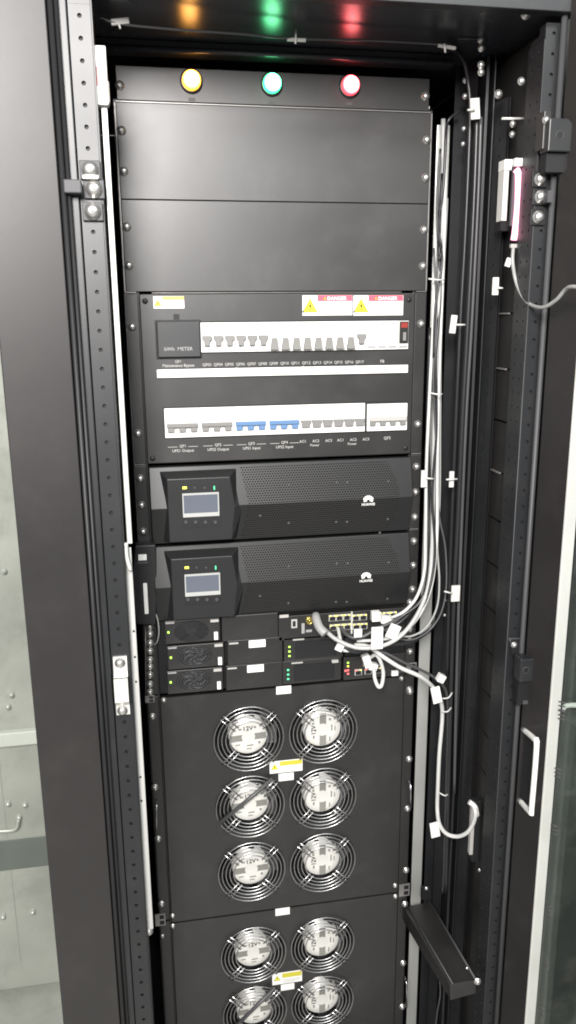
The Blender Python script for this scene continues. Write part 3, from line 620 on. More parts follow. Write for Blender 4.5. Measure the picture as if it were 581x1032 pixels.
# ---- modules of the power shelf
sh = base('module_shelf', 21.1, 'black three row shelf frame holding fan modules, covers and controller', 'equipment shelf')
for s in (-1, 1):
    a, b = sorted((s*.2225, s*H)); bx('ear', 'panel', (a, b, zu(21.08), zu(18.06)), -.002, 0, sh, .0006)
bx('housing', 'dark', (-.2185, .2215, zu(21.08), zu(18.06)), -.002, .08, sh)
for v in (631.7, 639, 648, 656, 665, 672, 680, 689.5, 697.5): q = at(151.4, v, -.004); screw(q, sh, 1.0)
for v in (607, 634, 646, 656.5, 697): screw(at(413.5, v, -.004), sh)
mb = MB(); mb.tube([at(147, 630, -.003), at(147, 700, -.003)], .0008, 6, 1); mb.build('shelf_edge', 'worn', sh)
def fanmod(rr, lab, plain=False):
    r = rect(*rr, -.02); o = thing('fan_module', ((r[0]+r[1])/2, -.02, r[2]), lab, 'fan module', 'fan modules at the left of the shelf')
    bx('body', 'panel', r, -.02, -.002, o, .0008); cx, cz = (r[0]+r[1])/2-.002, (r[2]+r[3])/2
    hh = (r[3]-r[2])/2*.93
    def ell(n, R, m, y0, y1, kx=1.55): MB().prism([(cx+R*kx*math.cos(a), cz+R*math.sin(a)) for a in [2*math.pi*k/28 for k in range(28)]], y0, y1).build(n, m, o)
    ell('fan_opening', hh, 'dark', -.0206, -.0201)
    mb = MB()
    for R in (.95, .78, .6, .42):
        mb.tube([(cx+hh*R*1.5*math.cos(a), -.0215, cz+hh*R*math.sin(a)) for a in [2*math.pi*k/28 for k in range(29)]], .0005, 5, 1)
    for a in (.8, 2.35): mb.tube([(cx-hh*1.4*math.cos(a), -.0216, cz-hh*math.sin(a)), (cx+hh*1.4*math.cos(a), -.0216, cz+hh*math.sin(a))], .0005, 5, 1)
    if not plain:
        mb.build('fan_guard', 'greyr', o)
        mb = MB()
        for k in range(7):
            a = k*.9; p0 = (cx+hh*.3*math.cos(a), -.0209, cz+hh*.3*math.sin(a)); p1 = (cx+hh*.7*math.cos(a+.35), -.0209, cz+hh*.65*math.sin(a+.35)); p2 = (cx+hh*1.*math.cos(a+.9), -.0209, cz+hh*.88*math.sin(a+.9))
            mb.tube([p0, p1, p2], .001, 5, 3)
        mb.build('impeller', 'greyr', o)
    else: mb.build('fan_guard', 'rubber', o)
    ell('fan_hub', hh*.3, 'frame', -.0213, -.0207)
    bx('status_light', 'lg', (r[0]+.004, r[0]+.0072, cz-.0005, cz+.0028), -.0212, -.0201, o)
    bx('marking', 'pgrey', (r[0]+.0015, r[0]+.016, r[3]-.0045, r[3]-.0018), -.0204, -.0201, o)
    bx('latch', 'greyl', (r[1]-.016, r[1]-.002, r[3]-.006, r[3]-.0015), -.024, -.0201, o, .0005)
    bx('latch_label', 'paper', (r[1]-.0105, r[1]-.004, r[2]+.003, r[2]+.0165), -.0235, -.0201, o, .0003)
    return o
fanmod((166.5, 624.5, 222, 647.5), 'top fan module with dark unlit guard directly below the lower battery backup unit', True)
fanmod((169, 649.5, 226, 673), 'middle fan module with green light, between two other fan modules')
fanmod((168.8, 674.5, 225, 697.5), 'bottom fan module with green light, directly above the large fan panel')
for rr, lab, pp in (((223.8, 619.5, 280.5, 644.5), 'dark blank module cover without a white label, top centre of the shelf', 0), ((229.5, 644, 285, 668.5), 'blank module cover with white label, above another one like it', 1), ((228, 669, 284.8, 693.5), 'blank module cover with white label, bottom centre of the shelf', 1)):
    r = rect(*rr, -.018); o = thing('module_cover', ((r[0]+r[1])/2, -.018, r[2]), lab, 'module cover', 'blank covers in the middle of the shelf')
    bx('cover', 'panel', r, -.018, -.002, o, .0008)
    if pp:
        bx('sticker', 'paper', (r[0]+.037, r[0]+.066, r[3]-.0155, r[3]-.002), -.0185, -.0181, o)
        bx('marking', 'greyl', (r[0]+.003, r[0]+.019, r[3]-.0065, r[3]-.0035), -.0184, -.0181, o)
for rr, lab, l, sx in (((286.3, 641, 346, 664.5), 'vented rectifier module with yellow green lights, upper of two', 'lg', 0), ((285, 664.5, 344, 687.5), 'vented rectifier module with green lights, directly above the fan panel', 'lgg', 0)):
    r = rect(*rr, -.018); o = thing('rectifier_module', ((r[0]+r[1])/2, -.018, r[2]), lab, 'rectifier', 'vented rectifier modules in the shelf')
    bx('body', 'panel', r, -.018, -.002, o, .0008)
    mb = MB(); w = r[1]-r[0]
    for k in range(26):
        x = r[0]+.022+k*(w-.038)/26; mb.box(x, x+.0018, -.0192, -.0181, r[2]+.005, r[3]-.009)
    mb.build('vent_ribs', 'rubber', o); bx('vent', 'dark', (r[0]+.02, r[1]-.012, r[2]+.004, r[3]-.008), -.0183, -.018, o)
    for k in range(3):
        z = r[2]+.009+k*.0085; bx('status_light', l, (r[0]+.008, r[0]+.0115, z, z+.0026), -.019, -.0181, o)
    bx('marking', 'greyl', (r[0]+.016, r[0]+.036, r[3]-.0055, r[3]-.003), -.0184, -.0181, o)
    bx('handle', 'greyl', (r[1]-.018, r[1]-.006, r[3]-.008, r[3]-.003), -.024, -.0181, o, .0008)
# controller row with network ports
r = rect(281, 617, 408.5, 641, -.018)
ct = thing('network_controller', ((r[0]+r[1])/2, -.018, r[2]), 'black controller with rows of network ports and yellow lights behind the white patch cables', 'controller')
bx('body', 'panel', r, -.018, -.002, ct, .0008)
bx('marking', 'greyl', rect(282, 619.5, 291, 622.5, -.018), -.0185, -.0181, ct)
def port(u, v, w=5.2, par=ct, led=('ly', 'ly'), Y=-.018):
    q = at(u, v, Y); o = bx('network_port', 'greyl', (q.x-.0065, q.x+.0065, q.z-.0055, q.z+.0055), Y-.003, Y-.0001, par, .0003)
    bx('socket', 'dark', (q.x-.005, q.x+.005, q.z-.0045, q.z+.003), Y-.0035, Y-.0031, o)
    for s, l in zip((-1, 1), led): bx('port_light', l, (q.x+s*.0042-.0014, q.x+s*.0042+.0014, q.z+.0034, q.z+.0052), Y-.0038, Y-.0031, o)
for (u, v) in ((335, 622.5), (342, 622), (349.5, 621.5), (335.8, 632), (343, 631.5), (350, 631), (358.5, 622), (366, 621.5), (359, 631), (366.5, 630.5), (381, 620), (389, 619.5), (396, 619)): port(u, v)
bx('divider', 'alu', rect(353.6, 616, 355, 638, -.018), -.0215, -.0181, ct)
MB().lathe(at(312, 625, -.018), [(.0065, 0), (.0065, .004), (.0045, .004), (.0045, .001), (.0022, .001), (.0022, .0055), (.0003, .0055)], 18).build('antenna_socket', 'brass', ct)
bx('usb_socket', 'greyl', rect(293.7, 624, 299.5, 632.5, -.018), -.02, -.0181, ct); bx('usb_slot', 'dark', rect(295, 625.5, 298, 631, -.018), -.0204, -.0201, ct)
bx('usb_socket', 'pgrey', rect(304, 628, 307, 638, -.018), -.02, -.0181, ct)
bx('marking', 'pgrey', rect(308.5, 634.5, 314.5, 637, -.018), -.0185, -.0181, ct)
r = rect(346.5, 660.5, 408, 683, -.018)
cm = thing('monitoring_module', ((r[0]+r[1])/2, -.018, r[2]), 'small black module with stacked red, yellow and green lights under the cable loops', 'module')
bx('body', 'panel', r, -.018, -.002, cm, .0008)
for (u, v, l) in ((351, 668, 'lg'), (351, 671.5, 'ly'), (351, 675.5, 'lr'), (351, 679, 'lr'), (348.5, 676, 'lr')):
    q = at(u, v, -.0185); bx('status_light', l, (q.x-.0016, q.x+.0016, q.z-.0014, q.z+.0014), -.019, -.0181, cm)
for (u, v) in ((361, 677), (371, 676), (381, 675)): port(u, v, par=cm, led=('lr', 'ly'))
bx('metal_face', 'greyl', rect(366, 664, 372, 671, -.018), -.0205, -.0181, cm, .0004)
r = rect(348, 641, 408, 659.5, -.012); bx('blank_face', 'frame', r, -.012, -.0021, sh, .0006)
q = at(397.5, 678.3, -.03)
MB().tube([at(397, 678, -.02), at(420, 675, -.02)], .0016, 6, 1).build('latch_rod', 'greyr', sh)
bx('latch_tab', 'paper', rect(394.8, 676, 401.5, 680.8, -.024), -.026, -.021, sh, .0005)

# ---- big fan panels
def disc_hole(mb, cx, cz, s, r, y0, y1, n=40):
    vs = []; fs = []; box = []
    for k in range(n):
        a = 2*math.pi*(k+.5)/n; c_, s_ = math.cos(a), math.sin(a); t = s/max(abs(c_), abs(s_)); box.append((t*c_, t*s_))
    for (b, rr) in [(box, None)]: vs += [(cx+x, y0, cz+z) for x, z in b]
    vs += [(cx+r*math.cos(2*math.pi*(k+.5)/n), y0, cz+r*math.sin(2*math.pi*(k+.5)/n)) for k in range(n)]
    vs += [(cx+r*math.cos(2*math.pi*(k+.5)/n), y1, cz+r*math.sin(2*math.pi*(k+.5)/n)) for k in range(n)]
    for k in range(n): k2 = (k+1) % n; fs += [(k, k2, n+k2, n+k), (n+k, n+k2, 2*n+k2, 2*n+k)]
    b = len(vs)
    for i, (sx, sz) in enumerate(((1, 1), (-1, 1), (-1, -1), (1, -1))):
        vs.append((cx+sx*s, y0, cz+sz*s)); k = int(n/8+i*n/4-.5) % n; fs.append((k, b+i, (k+1) % n))
    mb.add(vs, fs)
FY = -.010
def fan_proto(parent, cx, cz, ang, rot):
    fan = MB(); fan.lathe((cx, FY+.003, cz), [(.0605, -.036), (.0605, 0), (.0585, 0), (.0585, -.036)], 32)
    f = fan.build('cooling_fan', 'dark', parent)
    MB().lathe((cx, FY+.035, cz), [(.06, -.004), (.06, 0)], 32).build('fan_back', 'dark', f)
    mb = MB()
    for k in range(7):
        a = 2*math.pi*k/7+rot; P = []
        for t in (.034, .046, .057):
            aa = a+(t-.034)*9; P.append((Vector((cx+t*math.cos(aa), FY+.012, cz+t*math.sin(aa))), Vector((cx+t*math.cos(aa+.62), FY+.028, cz+t*math.sin(aa+.62)))))
        vs = [q for p in P for q in p]; mb.add(vs, [(0, 1, 3, 2), (2, 3, 5, 4)])
    mb.build('impeller', 'rubber', f)
    hub = MB(); hub.lathe((cx, FY+.006, cz), [(.035, -.02), (.0345, 0), (.033, .0012), (.02, .0016), (.0003, .0016)], 32); hb = hub.build('motor_hub', 'hub', f)
    m = MB(); ca, sa = math.cos(ang), math.sin(ang)
    def qd(x0, x1, z0, z1, d):
        pts = [(x0, z0), (x1, z0), (x1, z1), (x0, z1)]; pts = [(cx+x*ca-z*sa, cz+x*sa+z*ca) for x, z in pts]; m.prism(pts, FY+.0038-d, FY+.0043)
    qd(-.032, .032, -.007, .005, .0003)
    m.build('hub_label', 'hubm', f); MB().disc((cx, FY+.0037, cz), .012, .0012, 24).build('hub_cap', 'hub', f)
    m = MB()
    t = text('12V', .012, 0, .0125, 0, 'grey', None)
    m.add([(cx+v.x*ca-v.z*sa, FY+.0035+v.y, cz+v.x*sa+v.z*ca) for v in t.v], t.f); m.build('hub_print', 'dark', f)
    for k, (x, z, w_, h_) in enumerate(((-.014, .016, .006, .003), (.013, .017, .004, .004), (-.02, -.014, .009, .0018), (.002, -.0175, .012, .0022), (.0, -.0235, .009, .0016), (.019, -.014, .004, .004))):
        m = MB(); qd(x-w_/2, x+w_/2, z-h_/2, z+h_/2, .0002); m.build('hub_mark', 'hubm', f)
    g = MB(); gy_ = FY-.005
    for R in (.0625, .0555, .0485, .0415, .0345): g.torus((cx, gy_, cz), R, .00095, 44, 6)
    for k in range(4):
        a = math.pi/4+k*math.pi/2; d = Vector((math.cos(a), 0, math.sin(a))); nn = Vector((-d.z, 0, d.x))
        for s in (-1, 1):
            c = Vector((cx, gy_-.0016, cz)); g.tube([c+d*.031+nn*.0042*s, c+d*.0665+nn*.0042*s], .0012, 6, 1)
    g.build('fan_guard', 'chrome', f)
    return f
def clone(o, parent, delta):
    c = o.copy(); C.objects.link(c); c.parent = parent
    c.location = W[o.name]+delta-wl(parent); W[c.name] = W[o.name]+delta
    for ch in o.children:
        k = ch.copy(); C.objects.link(k); k.parent = c; W[k.name] = W[ch.name]+delta
        if k.name.startswith('impeller'): k.rotation_euler = (0, random.uniform(0, 6.28), 0)
    return c
FP = None; CXL, CXR = -.0675, .0680
def fanpanel(u0, u1, cen, label, first):
    o = base('fan_panel', u1, label, 'fan panel', 'large fan panels in the lower rack')
    for s in (-1, 1):
        a, b = sorted((s*.2225, s*H)); bx('ear', 'panel', (a, b, zu(u1), zu(u0)), -.002, 0, o, .0006)
    mb = MB(); x0, x1 = -.2185, .2185; zs = [zu(c) for c in cen]; s = .0673
    xe = [x0, CXL-s, CXL+s, CXR-s, CXR+s, x1]
    zt, zb = zu(u0), zu(u1)
    def q(a, b, c, d):
        if b-a > 1e-5 and d-c > 1e-5: mb.add([(a, FY, c), (b, FY, c), (b, FY, d), (a, FY, d)], [(0, 1, 2, 3)])
    q(x0, xe[1], zb, zt); q(xe[2], xe[3], zb, zt); q(xe[4], x1, zb, zt)
    for (a, b) in ((xe[1], xe[2]), (xe[3], xe[4])):
        top = zt
        for z in zs: q(a, b, z+s, top); top = z-s
        q(a, b, zb, top)
    for cx in (CXL, CXR):
        for z in zs: disc_hole(mb, cx, z, s, .0605, FY, FY+.003)
    mb.add([(x0, 0, zb), (x1, 0, zb), (x1, 0, zt), (x0, 0, zt), (x0, FY, zb), (x1, FY, zb), (x1, FY, zt), (x0, FY, zt)], [(0, 1, 5, 4), (1, 2, 6, 5), (2, 3, 7, 6), (3, 0, 4, 7)])
    mb.build('panel', 'panel', o)
    return o, zs
fp1, z1s = fanpanel(21.18, 31.46, (23.25, 26.33, 29.42), 'black panel of six wire guarded fans directly below the module shelf', True)
fp2, z2s = fanpanel(31.54, 41.85, (33.6, 36.68, 39.77), 'lower black fan panel cut off by the bottom of the picture', False)
PL = fan_proto(fp1, CXL, z1s[0], .05, .3); PR = fan_proto(fp1, CXR, z1s[0], math.pi/2, 1.)
for z in z1s[1:]: clone(PL, fp1, Vector((0, 0, z-z1s[0]))); clone(PR, fp1, Vector((0, 0, z-z1s[0])))
for z in z2s: clone(PL, fp2, Vector((0, 0, z-z1s[0]))); clone(PR, fp2, Vector((0, 0, z-z1s[0])))
for (u, v, o) in ((153.8, 722, fp1), (156.5, 793.5, fp1), (159.6, 845.5, fp1), (163, 911, fp1), (164, 943.5, fp2), (413, 695, fp1), (412.5, 765, fp1), (411, 815, fp1), (409.5, 877, fp1), (406.5, 970.5, fp2), (405.5, 1014.5, fp2)):
    screw(at(u, v, -.0025), o, 1.0 if v != 943.5 else .6)
for (u, v, o) in ((165.3, 705.5, fp1), (405, 683.5, fp1), (174.2, 923, fp1), (174.4, 933.3, fp2), (398.5, 892.5, fp1), (398.8, 903.5, fp2)): screw(at(u, v, FY-.0005), o, .75)
for (u, va, vb, o) in ((157.8, 806, 836, fp1), (411.8, 786, 811, fp1), (408, 984, 1011, fp2)):
    a, b = at(u, va, -.002), at(u, vb, -.002); MB().tube([a, a+Vector((0, -.014, -.004)), b+Vector((0, -.014, .004)), b], .0016, 8, 1).build('handle', 'chrome', o)
def lab(rr, o, tr=False):
    l = bx('label' if not tr else 'warning_label', 'paper', rect(*rr, FY), FY-.0006, FY-.0001, o)
    if tr:
        u0, v0, u1, v1 = rr; bx('label_band', 'olive', rect(u0+10, v0+.2, u1-.5, v0+4.6, FY), FY-.001, FY-.0007, l); tri(at(u0+5, (v0+v1)/2+.8, FY), .0062, FY-.0006, l)
        mb = MB(); r = rect(u0+11, v0+6, u1-2, v1-1.5, FY)
        for k in range(3): z = r[2]+(r[3]-r[2])*(k+.5)/3; mb.box(r[0], r[1]-.01*(k == 0), FY-.0009, FY-.0007, z-.0004, z+.0004)
        mb.build('small_print', 'pgrey', l)
    return l
lab((278.6, 691.3, 293.6, 699.2), fp1); lab((272, 766, 305, 778), fp1, True); lab((281, 779, 296.2, 786.5), fp1)
lab((277.8, 915, 292.2, 922), fp2); lab((274.6, 979.3, 304.6, 990.6), fp2, True); lab((283.3, 991.4, 296.8, 997.4), fp2)
# black rods lying across two fan guards
for (a, b, l, g) in (((221.5, 830), (275, 785), 'black rod lying slantwise over a fan guard in the upper fan panel', fp1), ((232, 1040), (277, 996), 'black rod slanting across the fan guard at the bottom edge of the picture', fp2)):
    p, q = at(*a, FY-.010), at(*b, FY-.010); o = MB().tube([p, q], .0036, 10, 1).build('rod', 'cd', None); tag(o, l, 'rod', 'black rods lying over fan guards')

# ---- black lock device on left ear
r = rect(138, 568, 155.5, 628, -.012)
dv = thing('door_lock_module', ((r[0]+r[1])/2, -.02, r[2]), 'black plastic device with a vertical white stripe clipped to the left rack rail', 'sensor')
mb = MB(); P = lambda u, v: (at(u, v, -.02).x, at(u, v, -.02).z)
mb.prism([P(138.5, 628), P(135, 612), P(132.5, 596), P(134, 574), P(136.5, 549), P(157, 548), P(158.5, 590), P(157, 629)][::-1], -.026, -.0025); mb.build('housing', 'rubber', dv, .002)
bx('white_stripe', 'paper', rect(145.2, 587.5, 149.2, 618.5, -.026), -.0272, -.0261, dv, .0004)
bx('white_tab', 'paper', rect(139.5, 558.5, 148, 564.5, -.026), -.0285, -.0261, dv, .0006)
bx('grey_rib', 'greyr', rect(138, 566, 149.5, 568, -.026), -.0275, -.0261, dv, .0004)
o = MB().tube([at(156, 616, -.02), at(159, 624, -.02), at(160.5, 636, -.018), at(159, 646, -.012), at(156, 650, -.004)], .0012, 6).build('thin_wire', 'cg', None); tag(o, 'thin grey wire curving down from the black device at the left rail', 'wire')

# ================================================================== CABLES
def cable(pts, r, m, label, name='patch_cable', group='white patch cables on the right of the rack', m2=10):
    o = MB().tube([at(*p) for p in pts], r, m2, 8).build(name, m, None); return tag(o, label, 'cable', group)
Yc = -.015
cable([(441, 190, .02), (438.5, 260, .0), (436.5, 330, -.01), (433, 400, -.015), (430, 470, -.02), (429, 540, -.03), (428, 575, -.04), (421, 600, -.05), (409, 615, -.055), (396, 622, -.045), (388, 624, -.02)], .0027, 'cw', 'white patch cable running down nearest the rack ear and hooking left into the upper ports')
cable([(447, 120, .02), (446, 190, .02), (444, 260, .0), (441.5, 330, -.008), (439, 400, -.015), (437, 470, -.022), (436, 540, -.035), (433, 585, -.05), (424, 613, -.065), (408, 637, -.08), (388, 650, -.085), (362, 653, -.08), (340, 645, -.065), (327, 634, -.045), (321, 627, -.022)], .0036, 'cgw', 'thicker pale cable sweeping in a long arc under the ports to the round socket')
cable([(449.5, 150, .022), (447.5, 250, .004), (444.5, 330, -.006), (442, 410, -.012), (441, 480, -.02), (440.5, 540, -.03), (437, 580, -.045), (430, 606, -.055), (417, 628, -.065), (400, 641, -.068), (380, 645, -.06), (360, 646, -.045)], .0027, 'cw', 'white cable joining the bundle behind the thick arc and ending behind its white tag')
cable([(451, 200, .022), (445, 330, .0), (444, 420, -.004), (443.5, 500, -.01), (441, 548, -.02), (443, 585, -.035), (440.5, 612, -.045), (430, 632, -.05), (415, 641, -.055), (400, 640, -.058), (386, 634, -.05)], .0018, 'cg', 'thin grey wire bowing outward to the right below the second white tie')
cable([(440, 480, -.01), (443, 520, -.018), (449, 552, -.028), (450, 590, -.04), (445, 617, -.048), (432, 636, -.052), (414, 645, -.056), (396, 642, -.054)], .0016, 'cd', 'thin dark wire making the widest bow right of the ports')
cable([(433.5, 330, .002), (431, 430, -.004), (434, 520, -.01), (430, 590, -.03), (418, 612, -.045), (402, 628, -.055), (385, 636, -.05), (366, 638, -.04), (358, 633, -.02)], .003, 'cb', 'black cable twisted among the white ones and curving into the middle ports')
cable([(331, 634, -.022), (336, 641, -.05), (346, 650, -.07), (358, 657, -.075), (372, 654, -.07), (392, 650, -.07), (412, 648, -.06), (425, 641, -.04), (436, 632, -.01), (440, 622, .02)], .0035, 'cb', 'black cable looping under the white arc and back to the right rail')
cable([(344, 632, -.022), (350, 640, -.045), (362, 643, -.055), (380, 634, -.055), (402, 623, -.05), (416, 610, -.03)], .003, 'cd', 'dark grey cable sagging between the left ports and the right ear')
cable([(358, 650, -.04), (372, 652, -.06), (388, 663, -.07), (404, 673, -.075), (424, 682, -.075), (437, 693, -.06), (444, 705, -.05), (446, 722, -.04), (443, 760, -.035), (441.5, 795, -.035), (441, 815, -.04), (443, 830, -.06), (450, 840, -.08), (461, 843, -.095), (471, 839, -.11), (477.5, 829, -.12), (479.5, 818, -.125), (476, 811, -.11)], .0037, 'cw', 'long white cable descending beside the rack and hooking up into the lower side socket')
cable([(364, 650, -.04), (386, 657, -.055), (408, 668, -.06), (430, 678, -.055), (444, 688, -.045), (451, 702, -.035), (451.5, 740, -.03), (450, 800, -.03), (448, 870, -.02), (446, 900, -.01)], .0026, 'cd', 'dark grey cable following the long white one downward on its right')
cable([(373, 663, -.035), (379, 660, -.05), (383.5, 666, -.055), (386.5, 678, -.055), (385, 690, -.055), (381.5, 692, -.055), (378, 684, -.05), (376.5, 673, -.045), (371, 669, -.03)], .0033, 'cw', 'short white cable bent in a tight loop hanging over the small module')
cable([(341, 633, -.022), (343, 644, -.05), (346, 655, -.07), (364, 654, -.065), (381, 648, -.055), (393, 640, -.045), (400, 633, -.03)], .003, 'cw', 'white cable lying low under the arc to the tag nearest the ear')
cable([(446, 175, .016), (443, 240, .0), (444, 300, -.006), (439.5, 360, -.016), (440, 430, -.02), (436, 500, -.03), (438.5, 560, -.045), (430, 603, -.06), (416, 624, -.062)], .0024, 'cb', 'black strand weaving in front of the white bundle down to the ear screws')
cable([(437.5, 250, -.004), (440, 320, -.014), (437, 380, -.02), (439, 450, -.022), (434, 520, -.03), (434, 575, -.045), (424, 606, -.058), (404, 622, -.06), (392, 634, -.05)], .0018, 'cd', 'thin dark grey strand on the front left face of the white bundle')
# plugs and tags
def tagbox(name, rr, Y, m, label, cat, group=None, bev=.0008, th=.004, tilt=0.):
    r = rect(*rr, Y); c = Vector(((r[0]+r[1])/2, Y, (r[2]+r[3])/2)); w, h = (r[1]-r[0])/2, (r[3]-r[2])/2
    mb = MB(); mb.box(-w, w, -th/2, th/2, -h, h); R_ = Matrix.Rotation(tilt, 3, 'Y'); mb.v = [R_ @ v+c for v in mb.v]
    return tag(mb.build(name, m, None, bev), label, cat, group)
G = 'white tags on the patch cables'
tagbox('cable_tag', (374.5, 632, 386, 654), -.092, 'paper', 'tall white tag wrapped round the middle of the cable arc', 'cable tag', G)
tagbox('cable_tag', (357, 634, 365, 642), -.074, 'paper', 'small white tag left of the tall one, under the network ports', 'cable tag', G)
tagbox('cable_tag', (391, 629.5, 402, 643.5), -.085, 'paper', 'slanted white tag between the tall tag and the right ear', 'cable tag', G, tilt=.45)
tagbox('cable_tag', (338.5, 649.5, 346, 656), -.088, 'paper', 'small tilted white tag at the lower left of the cable arc', 'cable tag', G, tilt=.5)
tagbox('cable_tag', (435.5, 692.5, 444.5, 708.5), -.066, 'paper', 'tilted white tag below the knot where cables turn downward', 'cable tag', G, tilt=-.22)
tagbox('cable_tag', (434, 829, 443, 843.5), -.062, 'paper', 'white tag beside the bottom bend of the long white cable', 'cable tag', G, tilt=-.15)
GP = 'pale plugs in the network ports'
for rr, l, t in (((374.5, 616, 383, 625.5), 'upright white plug in the upper middle port', 0), ((384, 620.5, 395, 628), 'white plug lying sideways right of the upright plug', .2), ((366, 659.5, 373.5, 672), 'white plug in the small module beside the tight loop', -.3), ((372, 668, 380, 675), 'lower white plug in the small module under the tight loop', .35), ((441, 679.5, 448, 687), 'white knot where the cables turn downward beside the rack', .5)):
    tagbox('cable_plug', rr, -.036 if rr[0] < 440 else -.06, 'white', l, 'plug', GP, .0012, .012, t)
o = MB().tube([at(318.5, 620.5, -.03), at(319, 624, -.042), at(322, 632, -.055), at(328, 639, -.065)], .0075, 10, 5).build('cable_boot', 'cg', None); tag(o, 'thick grey boot at the left end of the cable arc', 'cable boot')
# white ties around bundle
GT = 'thin white ties round the cables'
for (a, b, Y, l) in (((432, 281), (448, 282), -.02, 'thin white tie round the bundle level with the breaker panel top'), ((434, 396), (446, 397), -.03, 'thin white tie across the white bundle level with the lower breaker row'), ((446, 704), (456, 698), -.065, 'curled white tie just under the knot on the cables'), ((445, 717), (455, 713), -.055, 'second curled white tie below the knot'), ((443, 799), (452, 800), -.05, 'white tie on the long white cable above its bottom bend')):
    p, q = at(*a, Y), at(*b, Y); o = MB().tube([p, (p+q)/2+Vector((0, -.006, -.001)), q], .0013, 8, 4).build('cable_tie', 'cw', None); tag(o, l, 'cable tie', GT)
# black bundle on the side wall
GB = 'black cables on the right side wall'
cable([(452, 47, -.09), (461, 52, -.06), (468, 62, -.04), (471.5, 80, -.03), (474, 105, -.03), (473, 150, -.03), (469, 240, -.03), (464.5, 320, -.03), (460, 420, -.03), (456, 520, -.03), (453, 600, -.03), (451, 680, -.03)], .0032, 'cb', 'black cable bending from the cabinet ceiling down the side wall, left of its pair', 'power_cable', GB)
cable([(481, 118, -.05), (478, 200, -.05), (472, 320, -.05), (466.5, 420, -.05), (462, 520, -.05), (458, 600, -.05), (455, 690, -.05), (452, 800, -.05), (449.5, 900, -.05)], .0038, 'cb', 'thick black cable hanging straight down the side wall through the white mounts', 'power_cable', GB)
cable([(485, 118, -.045), (482, 200, -.045), (476, 320, -.045), (470, 420, -.045), (465, 540, -.045), (461, 660, -.045), (458, 800, -.045)], .0028, 'cd', 'dark grey cable nearest the perforated post on the right side wall', 'power_cable', GB)
cable([(463, 112, -.0), (452, 122, .0), (449.5, 140, .01), (447, 190, .01), (442, 225, -.0), (445, 250, -.01), (443, 262, -.01)], .0022, 'cb', 'black lead branching off below the top mount and lying over the white bundle', 'power_cable', GB)
cable([(444, 150, -.012), (441, 200, -.012), (441.5, 235, -.014), (446, 262, -.014), (439, 310, -.018), (437, 360, -.02)], .0018, 'cb', 'thin black wire crossing the top of the white bundle', 'power_cable', GB)
cable([(100, 17, -.13), (121, 24, -.13), (180, 30, -.12), (240, 34, -.11), (298, 39, -.1), (380, 41, -.1), (450, 45, -.1)], .0016, 'cd', 'thin lamp harness wire strung under the cabinet ceiling between white mounts', 'power_cable', GB)
cable([(517.5, 249, -.15), (517, 265, -.155), (521, 286, -.16), (531, 304, -.19), (546, 310, -.24), (560, 303, -.27), (570, 292, -.29), (577, 289, -.31), (592, 291, -.34)], .0026, 'cg', 'grey cable hanging in a loop from the pink lamp to the right door', 'lamp_cable', None)
cable([(442, 978, -.03), (444, 1000, -.03), (441, 1020, -.03), (438, 1045, -.03)], .0016, 'cd', 'pair of thin dark wires dropping behind the slanting arm', 'power_cable', GB)
# adhesive mounts
GM = 'white adhesive cable mounts'
def mount(rr, Y, tie, label, tilt=0.):
    r = rect(*rr, Y); c = Vector(((r[0]+r[1])/2, Y, (r[2]+r[3])/2)); o = thing('cable_mount', c, label, 'cable mount', GM)
    w, h = (r[1]-r[0])/2, (r[3]-r[2])/2; mb = MB(); mb.box(-w, w, -.002, .002, -h, h); R_ = Matrix.Rotation(tilt, 3, 'Y'); mb.v = [R_ @ v+c for v in mb.v]; mb.build('pad', 'offw', o, .0008)
    p, q = at(*tie[0], Y-.008), at(*tie[1], Y-.008); MB().tube([p, q], .0014, 8, 1).build('tie', 'offw', o)
mount((474.5, 99, 483.5, 120.5), -.06, ((471.5, 111), (479, 110)), 'topmost white mount on the black side wall cables', -.1)
mount((454, 317.5, 460, 336), -.055, ((460, 327.3), (469, 327.3)), 'white mount on the black cables level with the upper breaker row', .1)
mount((453, 475, 457.5, 491), -.055, ((450, 483.3), (461, 482.8)), 'cross shaped white mount level with the upper battery backup unit')
mount((455, 590, 463.5, 606), -.06, ((448, 596), (456, 598)), 'white mount on the black cables level with the lower battery backup unit')
mount((424.5, 474, 430.5, 491), -.03, ((430, 482), (437, 482.5)), 'white mount on the white bundle beside the upper battery backup unit')
mount((112, 18.5, 130.5, 25), -.13, ((120, 24), (121.5, 29)), 'pale mount under the cabinet ceiling at the far left', -.15)
mount((289.5, 38.5, 308.5, 42), -.1, ((298.5, 30), (298, 44)), 'pale mount under the cabinet ceiling near the middle')
mount((441.5, 45.5, 459.5, 49), -.1, ((448, 44), (449, 53)), 'pale mount under the cabinet ceiling at the right, where the cable bends', .1)
mount((496.5, 279.5, 502.5, 297.5), -.13, ((502, 290), (507, 290.5)), 'pale mount in the gap beside the perforated post below the pink lamp')
